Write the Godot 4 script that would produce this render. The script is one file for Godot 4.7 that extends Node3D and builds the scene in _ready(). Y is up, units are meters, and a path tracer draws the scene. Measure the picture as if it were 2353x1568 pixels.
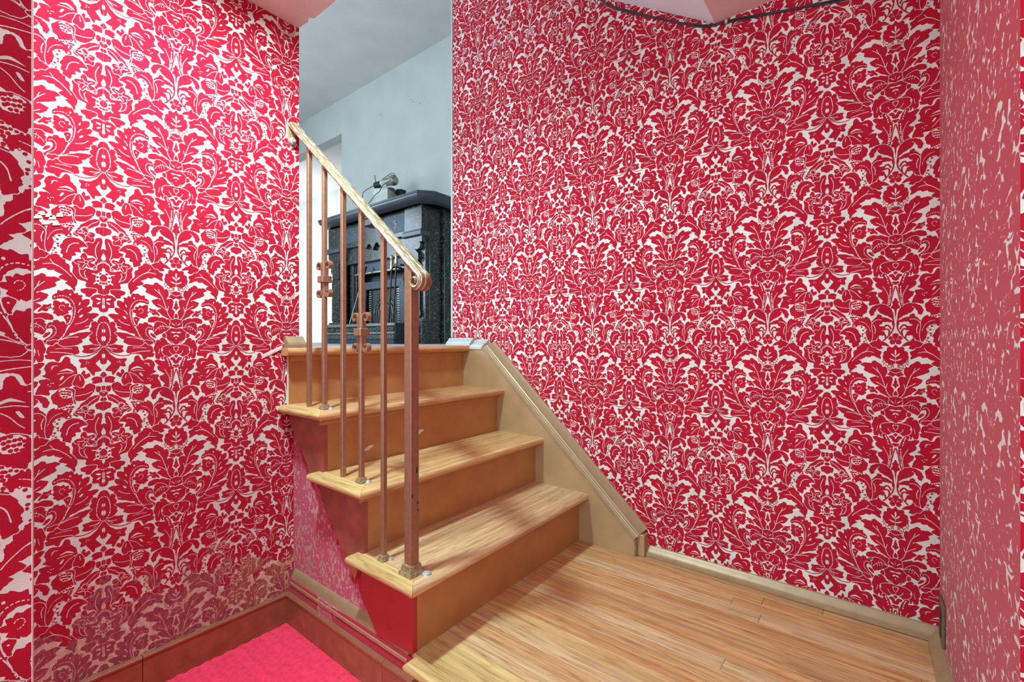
extends Node3D
# A wallpapered stair hall: landing, four risers up to a room with a black marble fireplace, a wrought railing, damask walls.

const RISE := 0.19       # riser height
const RUN := 0.2096      # tread run
const NOSE := 0.0434     # nosing in front of the riser
const OVER := 0.0367     # nosing beyond the open side
const XK := 0.831        # face of the wall-side skirting
const XR := 0.885        # face of the damask wall beside the stairs
const ZL := -0.635       # face of the damask wall left of the doorway
const ZA := 1.0434       # face of the wall at the right
const HALL := -0.155     # carpet level
const UP := 0.76         # floor of the upper room
const CEIL := 1.85       # pink ceiling
const TW := 0.308        # wallpaper repeat, wide and high
const TH := 0.443

var rng := RandomNumberGenerator.new()
var M := {}
var taken := {}
var tile_red: Image      # red share of the damask, one repeat


func _ready() -> void:
	rng.seed = 20240611
	# ---------------------------------------------------------------- camera, light, exposure
	var cam := Camera3D.new()
	cam.name = "camera"
	cam.fov = rad_to_deg(2.0 * atan(784.0 / 1046.0))
	cam.near = 0.02
	cam.position = Vector3(-0.7413, 0.7823, 0.8951)
	var psi := 0.6637
	cam.basis = Basis(Vector3(sin(psi), 0, cos(psi)), Vector3.UP, Vector3(-cos(psi), 0, sin(psi)))
	add_child(cam)
	cam.current = true
	var we := WorldEnvironment.new()
	we.name = "world"
	var env := Environment.new()
	env.background_mode = Environment.BG_SKY
	var sky := Sky.new()
	var psm := ProceduralSkyMaterial.new()
	psm.sky_top_color = Color(0.62, 0.75, 0.95)
	psm.sky_horizon_color = Color(0.85, 0.9, 0.97)
	psm.ground_bottom_color = Color(0.5, 0.5, 0.5)
	psm.ground_horizon_color = Color(0.8, 0.85, 0.9)
	psm.sun_angle_max = 1.0
	sky.sky_material = psm
	env.sky = sky
	env.tonemap_mode = Environment.TONE_MAPPER_LINEAR
	env.tonemap_exposure = 1.0
	env.sdfgi_enabled = true
	env.ssao_enabled = true
	env.ssil_enabled = true
	we.environment = env
	add_child(we)
	make_textures()
	make_materials()
	lights()
	# ---------------------------------------------------------------- setting, then things
	walls()
	ceilings()
	floors()
	upper_room()
	skirting_and_trim()
	staircase()
	railing()
	cable()
	outlet_plate()
	fireplace()
	mantel_things()


# ==================================================================== mesh builder
class MB:
	var v := PackedVector3Array()
	var uv := PackedVector2Array()
	var own_uv := false

	func tri(a: Vector3, b: Vector3, c: Vector3) -> void:
		v.append(a)
		v.append(b)
		v.append(c)

	func quad(a: Vector3, b: Vector3, c: Vector3, d: Vector3) -> void:   # outward normal along (b-a)x(c-a)
		tri(a, b, c)
		tri(a, c, d)

	func box(lo: Vector3, hi: Vector3, bev := 0.0) -> void:
		var b := minf(bev, 0.45 * minf(hi.x - lo.x, minf(hi.y - lo.y, hi.z - lo.z)))
		var c := (lo + hi) / 2
		var h := (hi - lo) / 2
		for ax in 3:
			var u := (ax + 1) % 3
			var w := (ax + 2) % 3
			for s in [-1.0, 1.0]:
				var q: Array[Vector3] = []
				for k in [[-1, -1], [1, -1], [1, 1], [-1, 1]]:
					var p := Vector3.ZERO
					p[ax] = s * h[ax]
					p[u] = k[0] * (h[u] - b)
					p[w] = k[1] * (h[w] - b)
					q.append(c + p)
				if s > 0:
					quad(q[0], q[1], q[2], q[3])
				else:
					quad(q[3], q[2], q[1], q[0])
			if b > 0:
				for s1 in [-1.0, 1.0]:
					for s2 in [-1.0, 1.0]:
						var e: Array[Vector3] = []
						for k in [[-1, 0], [1, 0], [1, 1], [-1, 1]]:
							var p2 := Vector3.ZERO
							p2[ax] = k[0] * (h[ax] - b)
							p2[u] = s1 * (h[u] - (b if k[1] == 0 else 0.0))
							p2[w] = s2 * (h[w] - (b if k[1] == 1 else 0.0))
							e.append(c + p2)
						if s1 * s2 > 0:
							quad(e[3], e[2], e[1], e[0])
						else:
							quad(e[0], e[1], e[2], e[3])
		if b > 0:
			for sx in [-1.0, 1.0]:
				for sy in [-1.0, 1.0]:
					for sz in [-1.0, 1.0]:
						var p3 := c + Vector3(sx * h.x, sy * (h.y - b), sz * (h.z - b))
						var p4 := c + Vector3(sx * (h.x - b), sy * h.y, sz * (h.z - b))
						var p5 := c + Vector3(sx * (h.x - b), sy * (h.y - b), sz * h.z)
						if sx * sy * sz > 0:
							tri(p3, p4, p5)
						else:
							tri(p5, p4, p3)

	# polygon in the local xy plane of xf, pushed along local z from 0 to deep, with chamfered rims
	func prism(pts: PackedVector2Array, xf: Transform3D, deep: float, bev := 0.0) -> void:
		var q := pts
		if Geometry2D.is_polygon_clockwise(q):
			q = q.duplicate()
			q.reverse()
		var n := q.size()
		var inn := PackedVector2Array()
		for i in n:
			var e1 := (q[i] - q[(i + n - 1) % n]).normalized()
			var e2 := (q[(i + 1) % n] - q[i]).normalized()
			var m := Vector2(-e1.y - e2.y, e1.x + e2.x)
			var l := m.length()
			var k := bev / maxf(0.35, l / 2.0)
			inn.append(q[i] + (m / maxf(l, 1e-6)) * k)
		var rings := [[q, 0.0, false], [q, deep, false]]
		if bev > 0.0:
			rings = [[inn, 0.0, true], [q, bev, false], [q, deep - bev, false], [inn, deep, true]]
		for r in rings.size() - 1:
			var a: PackedVector2Array = rings[r][0]
			var b: PackedVector2Array = rings[r + 1][0]
			for i in n:
				var j := (i + 1) % n
				quad(xf * Vector3(a[i].x, a[i].y, rings[r][1]), xf * Vector3(a[j].x, a[j].y, rings[r][1]), xf * Vector3(b[j].x, b[j].y, rings[r + 1][1]), xf * Vector3(b[i].x, b[i].y, rings[r + 1][1]))
		var cap: PackedVector2Array = rings[0][0]
		var id := Geometry2D.triangulate_polygon(cap)
		for i in range(0, id.size(), 3):
			var p := [cap[id[i]], cap[id[i + 1]], cap[id[i + 2]]]
			if (p[1] - p[0]).cross(p[2] - p[0]) < 0:
				p = [p[0], p[2], p[1]]
			tri(xf * Vector3(p[0].x, p[0].y, deep), xf * Vector3(p[1].x, p[1].y, deep), xf * Vector3(p[2].x, p[2].y, deep))
			tri(xf * Vector3(p[0].x, p[0].y, 0), xf * Vector3(p[2].x, p[2].y, 0), xf * Vector3(p[1].x, p[1].y, 0))

	# closed profile (local xy) carried along frames
	func sweep(prof: PackedVector2Array, frames: Array, caps := true) -> void:
		var q := prof
		if Geometry2D.is_polygon_clockwise(q):
			q = q.duplicate()
			q.reverse()
		var n := q.size()
		for f in frames.size() - 1:
			var A: Transform3D = frames[f]
			var B: Transform3D = frames[f + 1]
			for i in n:
				var j := (i + 1) % n
				quad(A * Vector3(q[i].x, q[i].y, 0), A * Vector3(q[j].x, q[j].y, 0), B * Vector3(q[j].x, q[j].y, 0), B * Vector3(q[i].x, q[i].y, 0))
		if caps:
			var id := Geometry2D.triangulate_polygon(q)
			var F: Transform3D = frames[0]
			var L: Transform3D = frames[-1]
			for i in range(0, id.size(), 3):
				var p := [q[id[i]], q[id[i + 1]], q[id[i + 2]]]
				tri(L * Vector3(p[0].x, p[0].y, 0), L * Vector3(p[1].x, p[1].y, 0), L * Vector3(p[2].x, p[2].y, 0))
				tri(F * Vector3(p[0].x, p[0].y, 0), F * Vector3(p[2].x, p[2].y, 0), F * Vector3(p[1].x, p[1].y, 0))

	func tube(path: PackedVector3Array, rad: float, seg := 8) -> void:
		var ring := PackedVector2Array()
		for i in seg:
			ring.append(Vector2(cos(TAU * i / seg), sin(TAU * i / seg)) * rad)
		var fr := []
		for i in path.size():
			var t := (path[mini(i + 1, path.size() - 1)] - path[maxi(i - 1, 0)]).normalized()
			var up := Vector3.UP if absf(t.y) < 0.95 else Vector3.RIGHT
			var x := up.cross(t).normalized()
			fr.append(Transform3D(Basis(x, t.cross(x), t), path[i]))
		sweep(ring, fr)

	func lathe(prof: PackedVector2Array, xf: Transform3D, seg := 16) -> void:   # (radius, height)
		for i in seg:
			var a := TAU * i / seg
			var b := TAU * (i + 1) / seg
			for k in prof.size() - 1:
				var p := prof[k]
				var q := prof[k + 1]
				quad(xf * Vector3(p.x * cos(b), p.y, p.x * sin(b)), xf * Vector3(p.x * cos(a), p.y, p.x * sin(a)), xf * Vector3(q.x * cos(a), q.y, q.x * sin(a)), xf * Vector3(q.x * cos(b), q.y, q.x * sin(b)))

	# slab of an outline in plan, top at y; edges with a flag are bullnosed (half round), counted from point i to i+1
	func bullnose(pts: PackedVector2Array, flags: Array, y: float, thick: float) -> void:
		var n := pts.size()
		var sgn := 1.0
		if Geometry2D.is_polygon_clockwise(pts):
			sgn = -1.0
		var rings := []
		var seg := 8
		for s in seg + 1:
			var ph := -PI / 2 + PI * s / seg
			var ins := thick / 2 * (1.0 - cos(ph))
			var ring: Array[Vector3] = []
			for i in n:
				var e1 := (pts[i] - pts[(i + n - 1) % n]).normalized()
				var e2 := (pts[(i + 1) % n] - pts[i]).normalized()
				var n1 := Vector2(-e1.y, e1.x) * sgn
				var n2 := Vector2(-e2.y, e2.x) * sgn
				var a := pts[i] + n1 * (ins if flags[(i + n - 1) % n] else 0.0)
				var b := pts[i] + n2 * (ins if flags[i] else 0.0)
				var hit = Geometry2D.line_intersects_line(a, e1, b, e2)
				var p: Vector2 = hit if hit != null else a
				ring.append(Vector3(p.x, y - thick / 2 + sin(ph) * thick / 2, p.y))
			rings.append(ring)
		for s in seg:
			for i in n:
				var j := (i + 1) % n
				if sgn > 0:
					quad(rings[s][j], rings[s][i], rings[s + 1][i], rings[s + 1][j])
				else:
					quad(rings[s][i], rings[s][j], rings[s + 1][j], rings[s + 1][i])
		for s in [0, seg]:
			var flat := PackedVector2Array()
			for p in rings[s]:
				flat.append(Vector2(p.x, p.z))
			var id := Geometry2D.triangulate_polygon(flat)
			for i in range(0, id.size(), 3):
				var a: Vector3 = rings[s][id[i]]
				var b: Vector3 = rings[s][id[i + 1]]
				var c: Vector3 = rings[s][id[i + 2]]
				if ((b - a).cross(c - a).y < 0) == (s == seg):
					tri(a, c, b)
				else:
					tri(a, b, c)

	# map: {g: grain axis, su, sv, off} boxes the coordinates; {plan: [axis, origin, y0]} is the wallpaper repeat; {rect: [axis, a0, a1, y1, y0]} one sheet
	func mesh(smooth := 30.0, map := {}) -> ArrayMesh:
		var n := v.size()
		var face := PackedVector3Array()
		face.resize(n / 3)
		for i in n / 3:
			face[i] = (v[i * 3 + 1] - v[i * 3]).cross(v[i * 3 + 2] - v[i * 3])
		var at := {}
		if smooth > 0.0:
			for i in n:
				var key := Vector3i((v[i] * 20000.0).round())
				if at.has(key):
					at[key].append(i / 3)
				else:
					at[key] = [i / 3]
		var limit := cos(deg_to_rad(smooth))
		var P := PackedVector3Array()
		var N := PackedVector3Array()
		var T := PackedVector2Array()
		for i in n / 3:
			var fn := face[i].normalized()
			for k in [0, 2, 1]:
				var p := v[i * 3 + k]
				var nn := fn
				if smooth > 0.0:
					nn = Vector3.ZERO
					for f in at[Vector3i((p * 20000.0).round())]:
						if face[f].normalized().dot(fn) > limit:
							nn += face[f]
					nn = nn.normalized() if nn.length_squared() > 0 else fn
				P.append(p)
				N.append(nn)
				if own_uv:
					T.append(uv[i * 3 + k])
				elif map.has("plan"):
					var a: Array = map.plan
					T.append(Vector2((p[a[0]] - a[1]) / TW, (a[2] - p.y) / TH))
				elif map.has("rect"):
					var b: Array = map.rect
					T.append(Vector2((p[b[0]] - b[1]) / (b[2] - b[1]), (b[3] - p.y) / (b[3] - b[4])))
				else:
					var g: int = map.get("g", 0)
					var d := 0
					if absf(fn.y) > absf(fn[d]):
						d = 1
					if absf(fn.z) > absf(fn[d]):
						d = 2
					var u := g
					if d == g:
						u = (g + 1) % 3
					var w := 3 - d - u
					var off: Vector2 = map.get("off", Vector2.ZERO)
					T.append(Vector2(p[u] / map.get("su", 1.0), p[w] / map.get("sv", 1.0)) + off)
		var arr := []
		arr.resize(Mesh.ARRAY_MAX)
		arr[Mesh.ARRAY_VERTEX] = P
		arr[Mesh.ARRAY_NORMAL] = N
		arr[Mesh.ARRAY_TEX_UV] = T
		var m := ArrayMesh.new()
		m.add_surface_from_arrays(Mesh.PRIMITIVE_TRIANGLES, arr)
		return m


# ==================================================================== naming
func numbered(called: String) -> String:
	var k: int = taken.get(called, 0)
	taken[called] = k + 1
	return called if k == 0 else "%s_%03d" % [called, k]


func obj(called: String, mb: MB, mat: Material, parent: Node3D = null, smooth := 30.0, map := {}) -> MeshInstance3D:
	var o := MeshInstance3D.new()
	if parent == null:
		o.name = numbered(called)
		add_child(o, true)
	else:
		var k := 0
		while parent.has_node(NodePath(called if k == 0 else "%s_%03d" % [called, k])):
			k += 1
		o.name = called if k == 0 else "%s_%03d" % [called, k]
		parent.add_child(o, true)
	o.mesh = mb.mesh(smooth, map)
	o.material_override = mat
	o.cast_shadow = GeometryInstance3D.SHADOW_CASTING_SETTING_ON
	return o


func thing(called: String, label: String, category: String, at := Vector3.ZERO, group := "") -> Node3D:
	var o := Node3D.new()
	o.name = numbered(called)
	add_child(o, true)
	o.position = at
	tag(o, label, category, group)
	return o


func tag(o: Node3D, label: String, category: String, group := "") -> void:
	o.set_meta("label", label)
	o.set_meta("category", category)
	if group:
		o.set_meta("group", group)


func struct(called: String, mb: MB, mat: Material, label: String, category: String, smooth := 30.0, map := {}) -> MeshInstance3D:
	var o := obj(called, mb, mat, null, smooth, map)
	o.set_meta("kind", "structure")
	tag(o, label, category)
	return o


func boxed(lo: Vector3, hi: Vector3, bev := 0.0) -> MB:
	var mb := MB.new()
	mb.box(lo, hi, bev)
	return mb


func poly(nums: Array) -> PackedVector2Array:
	var p := PackedVector2Array()
	for i in range(0, nums.size(), 2):
		p.append(Vector2(nums[i], nums[i + 1]))
	return p


# local x = world -z ... frames for panels that stand in a plane x = const: local (a, b) -> (z, y), pushed along +x
func plane_x(x: float) -> Transform3D:
	return Transform3D(Basis(Vector3(0, 0, 1), Vector3(0, 1, 0), Vector3(-1, 0, 0)), Vector3(x, 0, 0))


func smooth_closed(q: PackedVector2Array, tension: float) -> PackedVector2Array:
	var n := q.size()
	var o := PackedVector2Array()
	for i in n:
		var a := q[(i + n - 1) % n]
		var b := q[i]
		var c := q[(i + 1) % n]
		var e := q[(i + 2) % n]
		for t in [0.0, 0.25, 0.5, 0.75]:
			o.append(b.cubic_interpolate(c, a, e, t).lerp(b.lerp(c, t), 1.0 - tension))
	return o


func smooth_open(q: PackedVector2Array, steps := 8) -> PackedVector2Array:
	var n := q.size()
	var o := PackedVector2Array()
	for i in n - 1:
		for s in steps:
			o.append(q[i].cubic_interpolate(q[i + 1], q[maxi(i - 1, 0)], q[mini(i + 2, n - 1)], float(s) / steps))
	o.append(q[n - 1])
	return o


# ==================================================================== the damask, drawn shape by shape
# tenths of a millimetre from the flower axis and down from the crown; F flock, C ground, s/d ground line whole or dashed, r flock line, o/c flock or ground dots; second number: width
const DAMASK := [
	["F", 1, [1572,7,1547,2,1510,59,1464,93,1402,62,1366,106,1364,179,1314,183,1286,246,1308,281,1277,318,1287,393,1330,433,1351,488,1415,533,1478,530,1519,502,1550,529,1575,534]],
	["s", 12, [1541,151,1544,634]],
	["C", 1, [1541,133,1520,183,1528,267,1542,297,1555,272,1562,192]],
	["C", 1, [1444,235,1474,296,1532,344,1532,322,1497,261]],
	["C", 1, [1404,374,1442,418,1519,447,1535,432,1463,392]],
	["o", 15, [1287,436,1326,461,1309,508,1273,477,1340,563,1288,541,1377,585,1397,552,1433,555,1467,574,1380,637,1420,638,1453,613,1489,605,1359,655,1402,690,1506,649,1492,560,1437,678]],
	["F", 1, [1575,643,1551,642,1506,681,1465,661,1459,700,1423,717,1476,771,1521,768,1551,808,1576,803]],
	["F", 1, [1576,803,1551,809,1521,797,1451,759,1412,759,1430,792,1367,807,1421,841,1449,883,1494,858,1552,820]],
	["F", 1, [1577,897,1552,898,1529,976,1509,1064,1478,1117,1526,1132,1554,1226,1579,1230]],
	["F", 1, [1579,1271,1554,1268,1513,1320,1510,1370,1555,1398,1580,1402]],
	["F", 1, [789,555,875,511,963,523,1029,530,1048,472,1097,459,1174,510,1231,561,1260,633,1324,615,1357,682,1353,764,1318,859,1311,907,1368,885,1417,870,1459,910,1473,958,1450,1055,1432,1147,1474,1183,1500,1236,1479,1305,1466,1376,1494,1430,1462,1458,1399,1438,1314,1378,1221,1320,1174,1260,1110,1215,1187,1160,1213,1134,1141,1116,1069,1067,1017,994,992,943,1089,907,1147,879,1186,910,1118,841,1023,799,935,760,861,700,888,633]],
	["s", 13, [1044,626,1124,705,1211,813,1276,1008,1327,1200,1370,1335,1448,1445]],
	["s", 12, [1135,629,1175,742]],
	["s", 11, [1123,1031,1241,1113,1320,1190]],
	["s", 11, [1366,1074,1338,1193]],
	["F", 1, [1580,1417,1555,1417,1497,1448,1441,1455,1392,1470,1400,1526,1379,1574,1400,1623,1470,1645,1526,1676,1557,1729,1582,1733]],
	["s", 19, [1549,1510,1549,1598]],
	["s", 17, [1442,1543,1498,1594]],
	["F", 1, [1582,1751,1557,1751,1512,1702,1443,1693,1358,1722,1309,1786,1296,1876,1324,1953,1363,2016,1402,2044,1438,2094,1501,2119,1559,2147,1584,2150]],
	["C", 1, [1412,1798,1457,1777,1529,1791,1541,1807,1471,1820]],
	["s", 12, [1550,1752,1551,1961]],
	["C", 1, [1541,1869,1492,1881,1469,1924,1527,1907]],
	["C", 1, [1551,1925,1530,1977,1552,2037,1572,1982]],
	["d", 10, [1317,1961,1374,2041,1445,2067,1501,2137]],
	["F", 1, [913,1496,932,1424,998,1396,1085,1377,1146,1406,1229,1397,1300,1439,1371,1467,1383,1524,1366,1576,1379,1633,1330,1614,1265,1541,1179,1496,1100,1492,1028,1519,943,1528]],
	["F", 1, [1379,1677,1330,1641,1258,1567,1172,1524,1100,1525,1050,1576,1072,1616,1025,1648,1046,1706,1022,1753,1055,1791,1047,1837,1085,1873,1145,1847,1210,1825,1252,1782,1302,1763,1351,1714]],
	["s", 11, [1365,1675,1280,1638,1173,1648,1101,1704,1058,1773]],
	["s", 9, [1180,1599,1190,1641]],
	["s", 9, [1230,1582,1244,1639]],
	["s", 9, [1144,1682,1159,1730]],
	["s", 9, [1195,1675,1209,1721]],
	["s", 9, [1252,1668,1266,1710]],
	["F", 1, [1231,1850,1281,1837,1296,1913,1268,1946,1239,1915]],
	["F", 1, [915,983,877,921,830,902,821,825,758,844,680,788,645,810,584,785,559,844,544,908,493,865,471,919,406,920,417,987,391,1052,332,1005,274,1009,289,1127,372,1226,279,1190,227,1190,237,1269,326,1345,256,1360,177,1344,95,1377,149,1431,233,1497,186,1552,265,1601,293,1707,430,1772,553,1844,621,1871,675,1962,750,1977,716,1844,655,1685,609,1537,574,1389,571,1255,606,1118,678,1028,759,999,848,1014,905,1045]],
	["d", 14, [904,996,803,954,714,951,624,997,556,1110,528,1259,538,1403,578,1571,666,1743,732,1931]],
	["s", 11, [572,1313,589,1467,627,1606]],
	["c", 21, [615,904]],
	["C", 1, [433,1072,429,1110,444,1156,463,1153,456,1114]],
	["s", 14, [403,1240,445,1279,473,1341]],
	["C", 1, [378,1385,404,1442,446,1463,451,1433,420,1396]],
	["s", 12, [288,1481,351,1551,429,1595,524,1627]],
	["s", 12, [337,1764,430,1783,507,1829,568,1855]],
	["C", 1, [507,1838,568,1836,629,1862,621,1894,568,1884]],
	["s", 11, [258,1658,336,1680]],
	["F", 1, [886,1080,819,1094,782,1120,730,1099,707,1143,640,1136,655,1211,579,1228,610,1280,671,1298,648,1361,694,1383,724,1433,776,1408,821,1435,851,1394,898,1363,872,1309,919,1278,876,1225,901,1172]],
	["d", 10, [708,1218,730,1180,782,1182,805,1233,779,1285,738,1308]],
	["F", 1, [611,1432,656,1406,714,1443,705,1502,672,1558,676,1621,639,1554]],
	["c", 14, [657,1473]],
	["F", 1, [941,1163,1011,1198,1062,1183,1087,1241,1157,1354,1084,1297,1058,1323,1012,1323,990,1264,935,1252,963,1209]],
	["s", 9, [960,1228,1026,1260]],
	["F", 1, [661,1652,700,1643,732,1576,807,1591,834,1548,889,1555,904,1598,977,1613,1014,1693,1007,1739,948,1718,909,1754,905,1829,942,1918,1016,1995,1082,2070,1048,2103,914,2066,810,1987,742,1875]],
	["d", 12, [985,1693,919,1666,867,1727,859,1823,901,1918,1023,2033]],
	["F", 1, [968,1837,1030,1859,1077,1946,1015,1930]],
	["F", 1, [1584,2168,1559,2165,1459,2155,1346,2099,1296,2014,1232,1961,1175,1984,1201,2046,1120,2014,1086,2077,1032,2254,1076,2342,1074,2463,1121,2545,1161,2536,1178,2458,1206,2475,1224,2541,1289,2519,1320,2471,1398,2465,1444,2416,1516,2397,1533,2359,1485,2272,1462,2203,1494,2182,1559,2198,1584,2201]],
	["F", 1, [1584,2215,1560,2216,1501,2225,1509,2275,1560,2334,1585,2337]],
	["s", 11, [1438,2145,1319,2158,1226,2215,1205,2305,1242,2408,1320,2463]],
	["C", 1, [1222,2236,1208,2281,1227,2325,1241,2284]],
	["s", 10, [1376,2298,1416,2384,1482,2421]],
	["s", 9, [1162,2249,1137,2395]],
	["F", 1, [1586,2419,1561,2420,1500,2458,1561,2525,1586,2527]],
	["F", 1, [1408,2533,1468,2495,1517,2554,1543,2660,1490,2650,1473,2590]],
	["F", 1, [1587,2705,1562,2707,1476,2713,1446,2771,1505,2779,1563,2769,1588,2771]],
	["F", 1, [1063,2568,1135,2561,1193,2592,1264,2606,1300,2575,1264,2502,1318,2470,1377,2560,1427,2672,1442,2756,1488,2787,1471,2937,1434,3135,1413,3308,1399,3380,1354,3354,1290,3329,1243,3290,1293,3219,1199,3103,1164,3008,1221,2993,1283,2937,1216,2882,1140,2825,1122,2746,1162,2702,1104,2651]],
	["d", 18, [1321,2504,1364,2618,1392,2748]],
	["d", 18, [1435,2828,1430,2970,1420,3153,1410,3344]],
	["s", 11, [1273,2816,1340,2946,1389,3087,1390,3242,1375,3361]],
	["C", 1, [1491,2783,1480,2846,1502,2912,1526,2886,1512,2821]],
	["r", 18, [1533,2823,1485,3029,1449,3227,1417,3408]],
	["F", 1, [1590,3153,1565,3157,1528,3177,1510,3240,1479,3265,1494,3330,1446,3432,1501,3430,1534,3532,1548,3651,1553,3960,1570,4014,1595,4015]],
	["s", 11, [1556,3333,1558,3596]],
	["F", 1, [1408,3412,1340,3350,1233,3317,1125,3327,1031,3400,978,3501,1018,3622,1066,3590,1086,3505,1112,3487,1126,3432,1205,3390,1166,3453,1191,3500,1227,3548,1306,3591,1391,3642,1447,3687,1493,3725,1484,3585,1456,3492]],
	["F", 1, [1012,3834,1084,3724,1130,3677,1173,3601,1227,3625,1249,3677,1342,3695,1415,3741,1441,3804,1356,3791,1260,3792,1240,3852,1169,3882,1203,3926,1293,3929,1315,4010,1218,4046,1308,4093,1259,4153,1159,4184,1174,4230,1088,4308,1003,4356,1043,4174,1035,4006]],
	["r", 28, [1301,3955,1343,3897,1399,3911,1442,3994]],
	["r", 25, [1294,4025,1357,3996,1407,4048,1403,4158]],
	["r", 25, [1412,3756,1468,3785,1486,3885]],
	["r", 22, [1489,3722,1505,3868,1481,4031,1401,4176,1317,4286,1239,4363]],
	["r", 26, [1338,4249,1309,4148,1266,4166]],
	["s", 12, [1250,3744,1142,3739,1048,3820,1023,3969,1043,4155,1027,4342]],
	["s", 13, [1070,3876,1107,3998,1098,4119]],
	["F", 1, [1006,3804,991,3744,956,3691,894,3651,864,3703,775,3704,678,3735,640,3820,668,3890,761,3860,880,3910,928,3989,914,4135,938,4248,993,4342,1033,4192,1013,4006]],
	["d", 10, [746,3775,865,3816,954,3921,1002,4062]],
	["o", 22, [686,3910,758,3879,806,3931,888,3970,839,4026,884,4094,830,4131,820,4187,882,4244,906,4304,921,4388,861,4351]],
	["c", 12, [758,3879,888,3970,881,4094,906,4304]],
	["o", 24, [564,3656,612,3654,594,3710,655,3712,610,3762,634,3810,613,3867,641,3943,603,3923]],
	["F", 1, [982,4404,1018,4382,1091,4334,1148,4335,1170,4254,1213,4323,1249,4346,1320,4389,1370,4427,1401,4474,1306,4444,1221,4454,1258,4523,1193,4544,1118,4514,1019,4495,978,4455]],
	["F", 1, [913,-30,857,-41,813,-15,791,33,708,35,709,140,652,176,627,237,638,334,608,386,559,386,544,450,502,519,496,613,531,696,543,812,584,724,644,662,694,633,644,586,756,540,813,503,726,427,785,400,874,353,886,316,977,346,1020,304,1093,309,1223,386,1201,297,1232,207,1138,151,1124,107,1019,75,972,5]],
	["s", 12, [964,82,903,178,814,236,710,329,635,410,593,469]],
	["s", 12, [1085,219,976,193,903,197,822,237]],
	["F", 1, [1570,4134,1545,4130,1487,4142,1484,4200,1515,4248,1499,4258,1438,4200,1401,4241,1425,4289,1502,4291,1513,4321,1446,4311,1425,4356,1454,4412,1505,4410,1530,4337,1546,4328,1571,4334]],
	["s", 8, [1529,4297,1460,4263]],
	["F", 1, [-40,4155,24,4153,60,4161,43,4046,36,3917,67,3866,126,3895,170,3986,214,4041,248,3994,316,4044,332,4128,281,4175,379,4206,356,4268,291,4322,200,4342,145,4383,141,4476,170,4540,218,4626,131,4668,91,4543,-6,4482,-38,4475]],
	["C", 1, [2,4243,-42,4331,-26,4399,4,4421,36,4412,45,4349]],
	["s", 13, [87,3962,143,4107,155,4245,118,4403]],
	["F", 1, [309,4127,370,4040,447,3971,554,3944,660,3976,721,4046,748,4124,784,4192,752,4261,775,4337,730,4370,741,4444,693,4472,621,4510,595,4436,605,4387,529,4366,541,4278,433,4275,456,4174,386,4130]],
	["s", 14, [455,4059,555,4077,639,4161,680,4317]],
	["F", 1, [-38,39,90,94,131,228,265,254,451,203,419,28,527,55,576,132,551,242,559,357,483,500,314,562,330,671,221,716,134,744,95,816,7,860,-33,854]],
	["s", 13, [-38,65,-6,40,122,129,136,249,249,245]],
	["s", 12, [436,200,452,318,409,445,301,512]],
	["s", 12, [335,287,362,369,301,517]],
	["F", 1, [341,-127,395,-115,419,-34,404,31,481,27,542,78,481,132,427,122,443,202,397,250,346,183,319,129,273,207,194,172,170,129,225,101,264,80,153,9,185,-33,279,-14,310,2]],
	["s", 11, [326,82,396,-29]],
	["s", 11, [326,82,481,94]],
	["s", 11, [326,82,397,212]],
	["s", 11, [326,82,265,186]],
	["s", 11, [326,82,216,2]],
	["s", 11, [146,4457,184,4358,310,4345]],
	["c", 47, [326,79]],
	["o", 31, [326,79]],
	["s", 57, [4,292,84,356,117,459,93,562,6,596]],
	["F", 1, [6,351,-52,429,7,524,69,451]],
	["o", 24, [-52,331,63,342,116,430,109,526,58,580,-51,561,7,586]],
	["C", 1, [5,185,-24,228,-12,279,21,286,34,239]],
	["C", 1, [7,606,-15,661,8,727,33,669]],
	["s", 19, [116,371,211,350]],
	["s", 22, [125,548,181,601]],
	["F", 1, [134,744,221,732,315,726,424,773,401,831,334,866,316,921,253,931,219,867,150,809]],
	["F", 1, [-33,883,9,900,79,872,159,894,238,965,188,1035,203,1173,97,1186,74,1261,12,1303,-30,1297]],
	["C", 1, [48,984,80,954,143,956,136,982,72,1007]],
	["C", 1, [48,1052,104,1067,132,1104,97,1112]],
	["s", 13, [13,949,14,1194]],
	["C", 1, [14,1115,-5,1162,14,1223,33,1167]],
	["F", 1, [-30,1413,12,1418,64,1449,99,1527,108,1601,163,1555,223,1582,214,1668,254,1751,220,1824,283,1889,241,1946,263,2003,216,2076,185,2111,119,2163,71,2177,40,2217,-25,2211]],
	["d", 16, [16,1562,84,1623,121,1774,133,1911,114,2045,63,2128]],
	["C", 1, [17,1732,2,1779,18,1836,37,1783]],
	["C", 1, [19,1908,-7,1974,19,2055,46,1980]],
	["F", 1, [43,2174,119,2166,198,2141,323,2154,381,2174,355,2240,390,2305,324,2332,246,2338,120,2279]],
	["s", 13, [63,2186,143,2223,261,2239]],
	["s", 10, [72,2207,183,2285]],
	["r", 16, [24,2202,128,2319,262,2399,403,2425,533,2399]],
	["F", 1, [-25,2207,17,2211,64,2294,144,2408,263,2502,411,2503,457,2507,411,2595,429,2692,327,2675,276,2758,237,2836,184,2903,163,2812,51,2784,114,2678,169,2595,97,2521,76,2474,42,2596,20,2614,-22,2611]],
	["C", 1, [15,2352,-4,2409,16,2489,34,2412]],
	["c", 12, [279,2580,318,2559,326,2607]],
	["F", 1, [393,2828,374,2781,351,2813,362,2864,328,2881,281,2855,259,2911,328,2966,398,2934,418,2874]],
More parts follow.
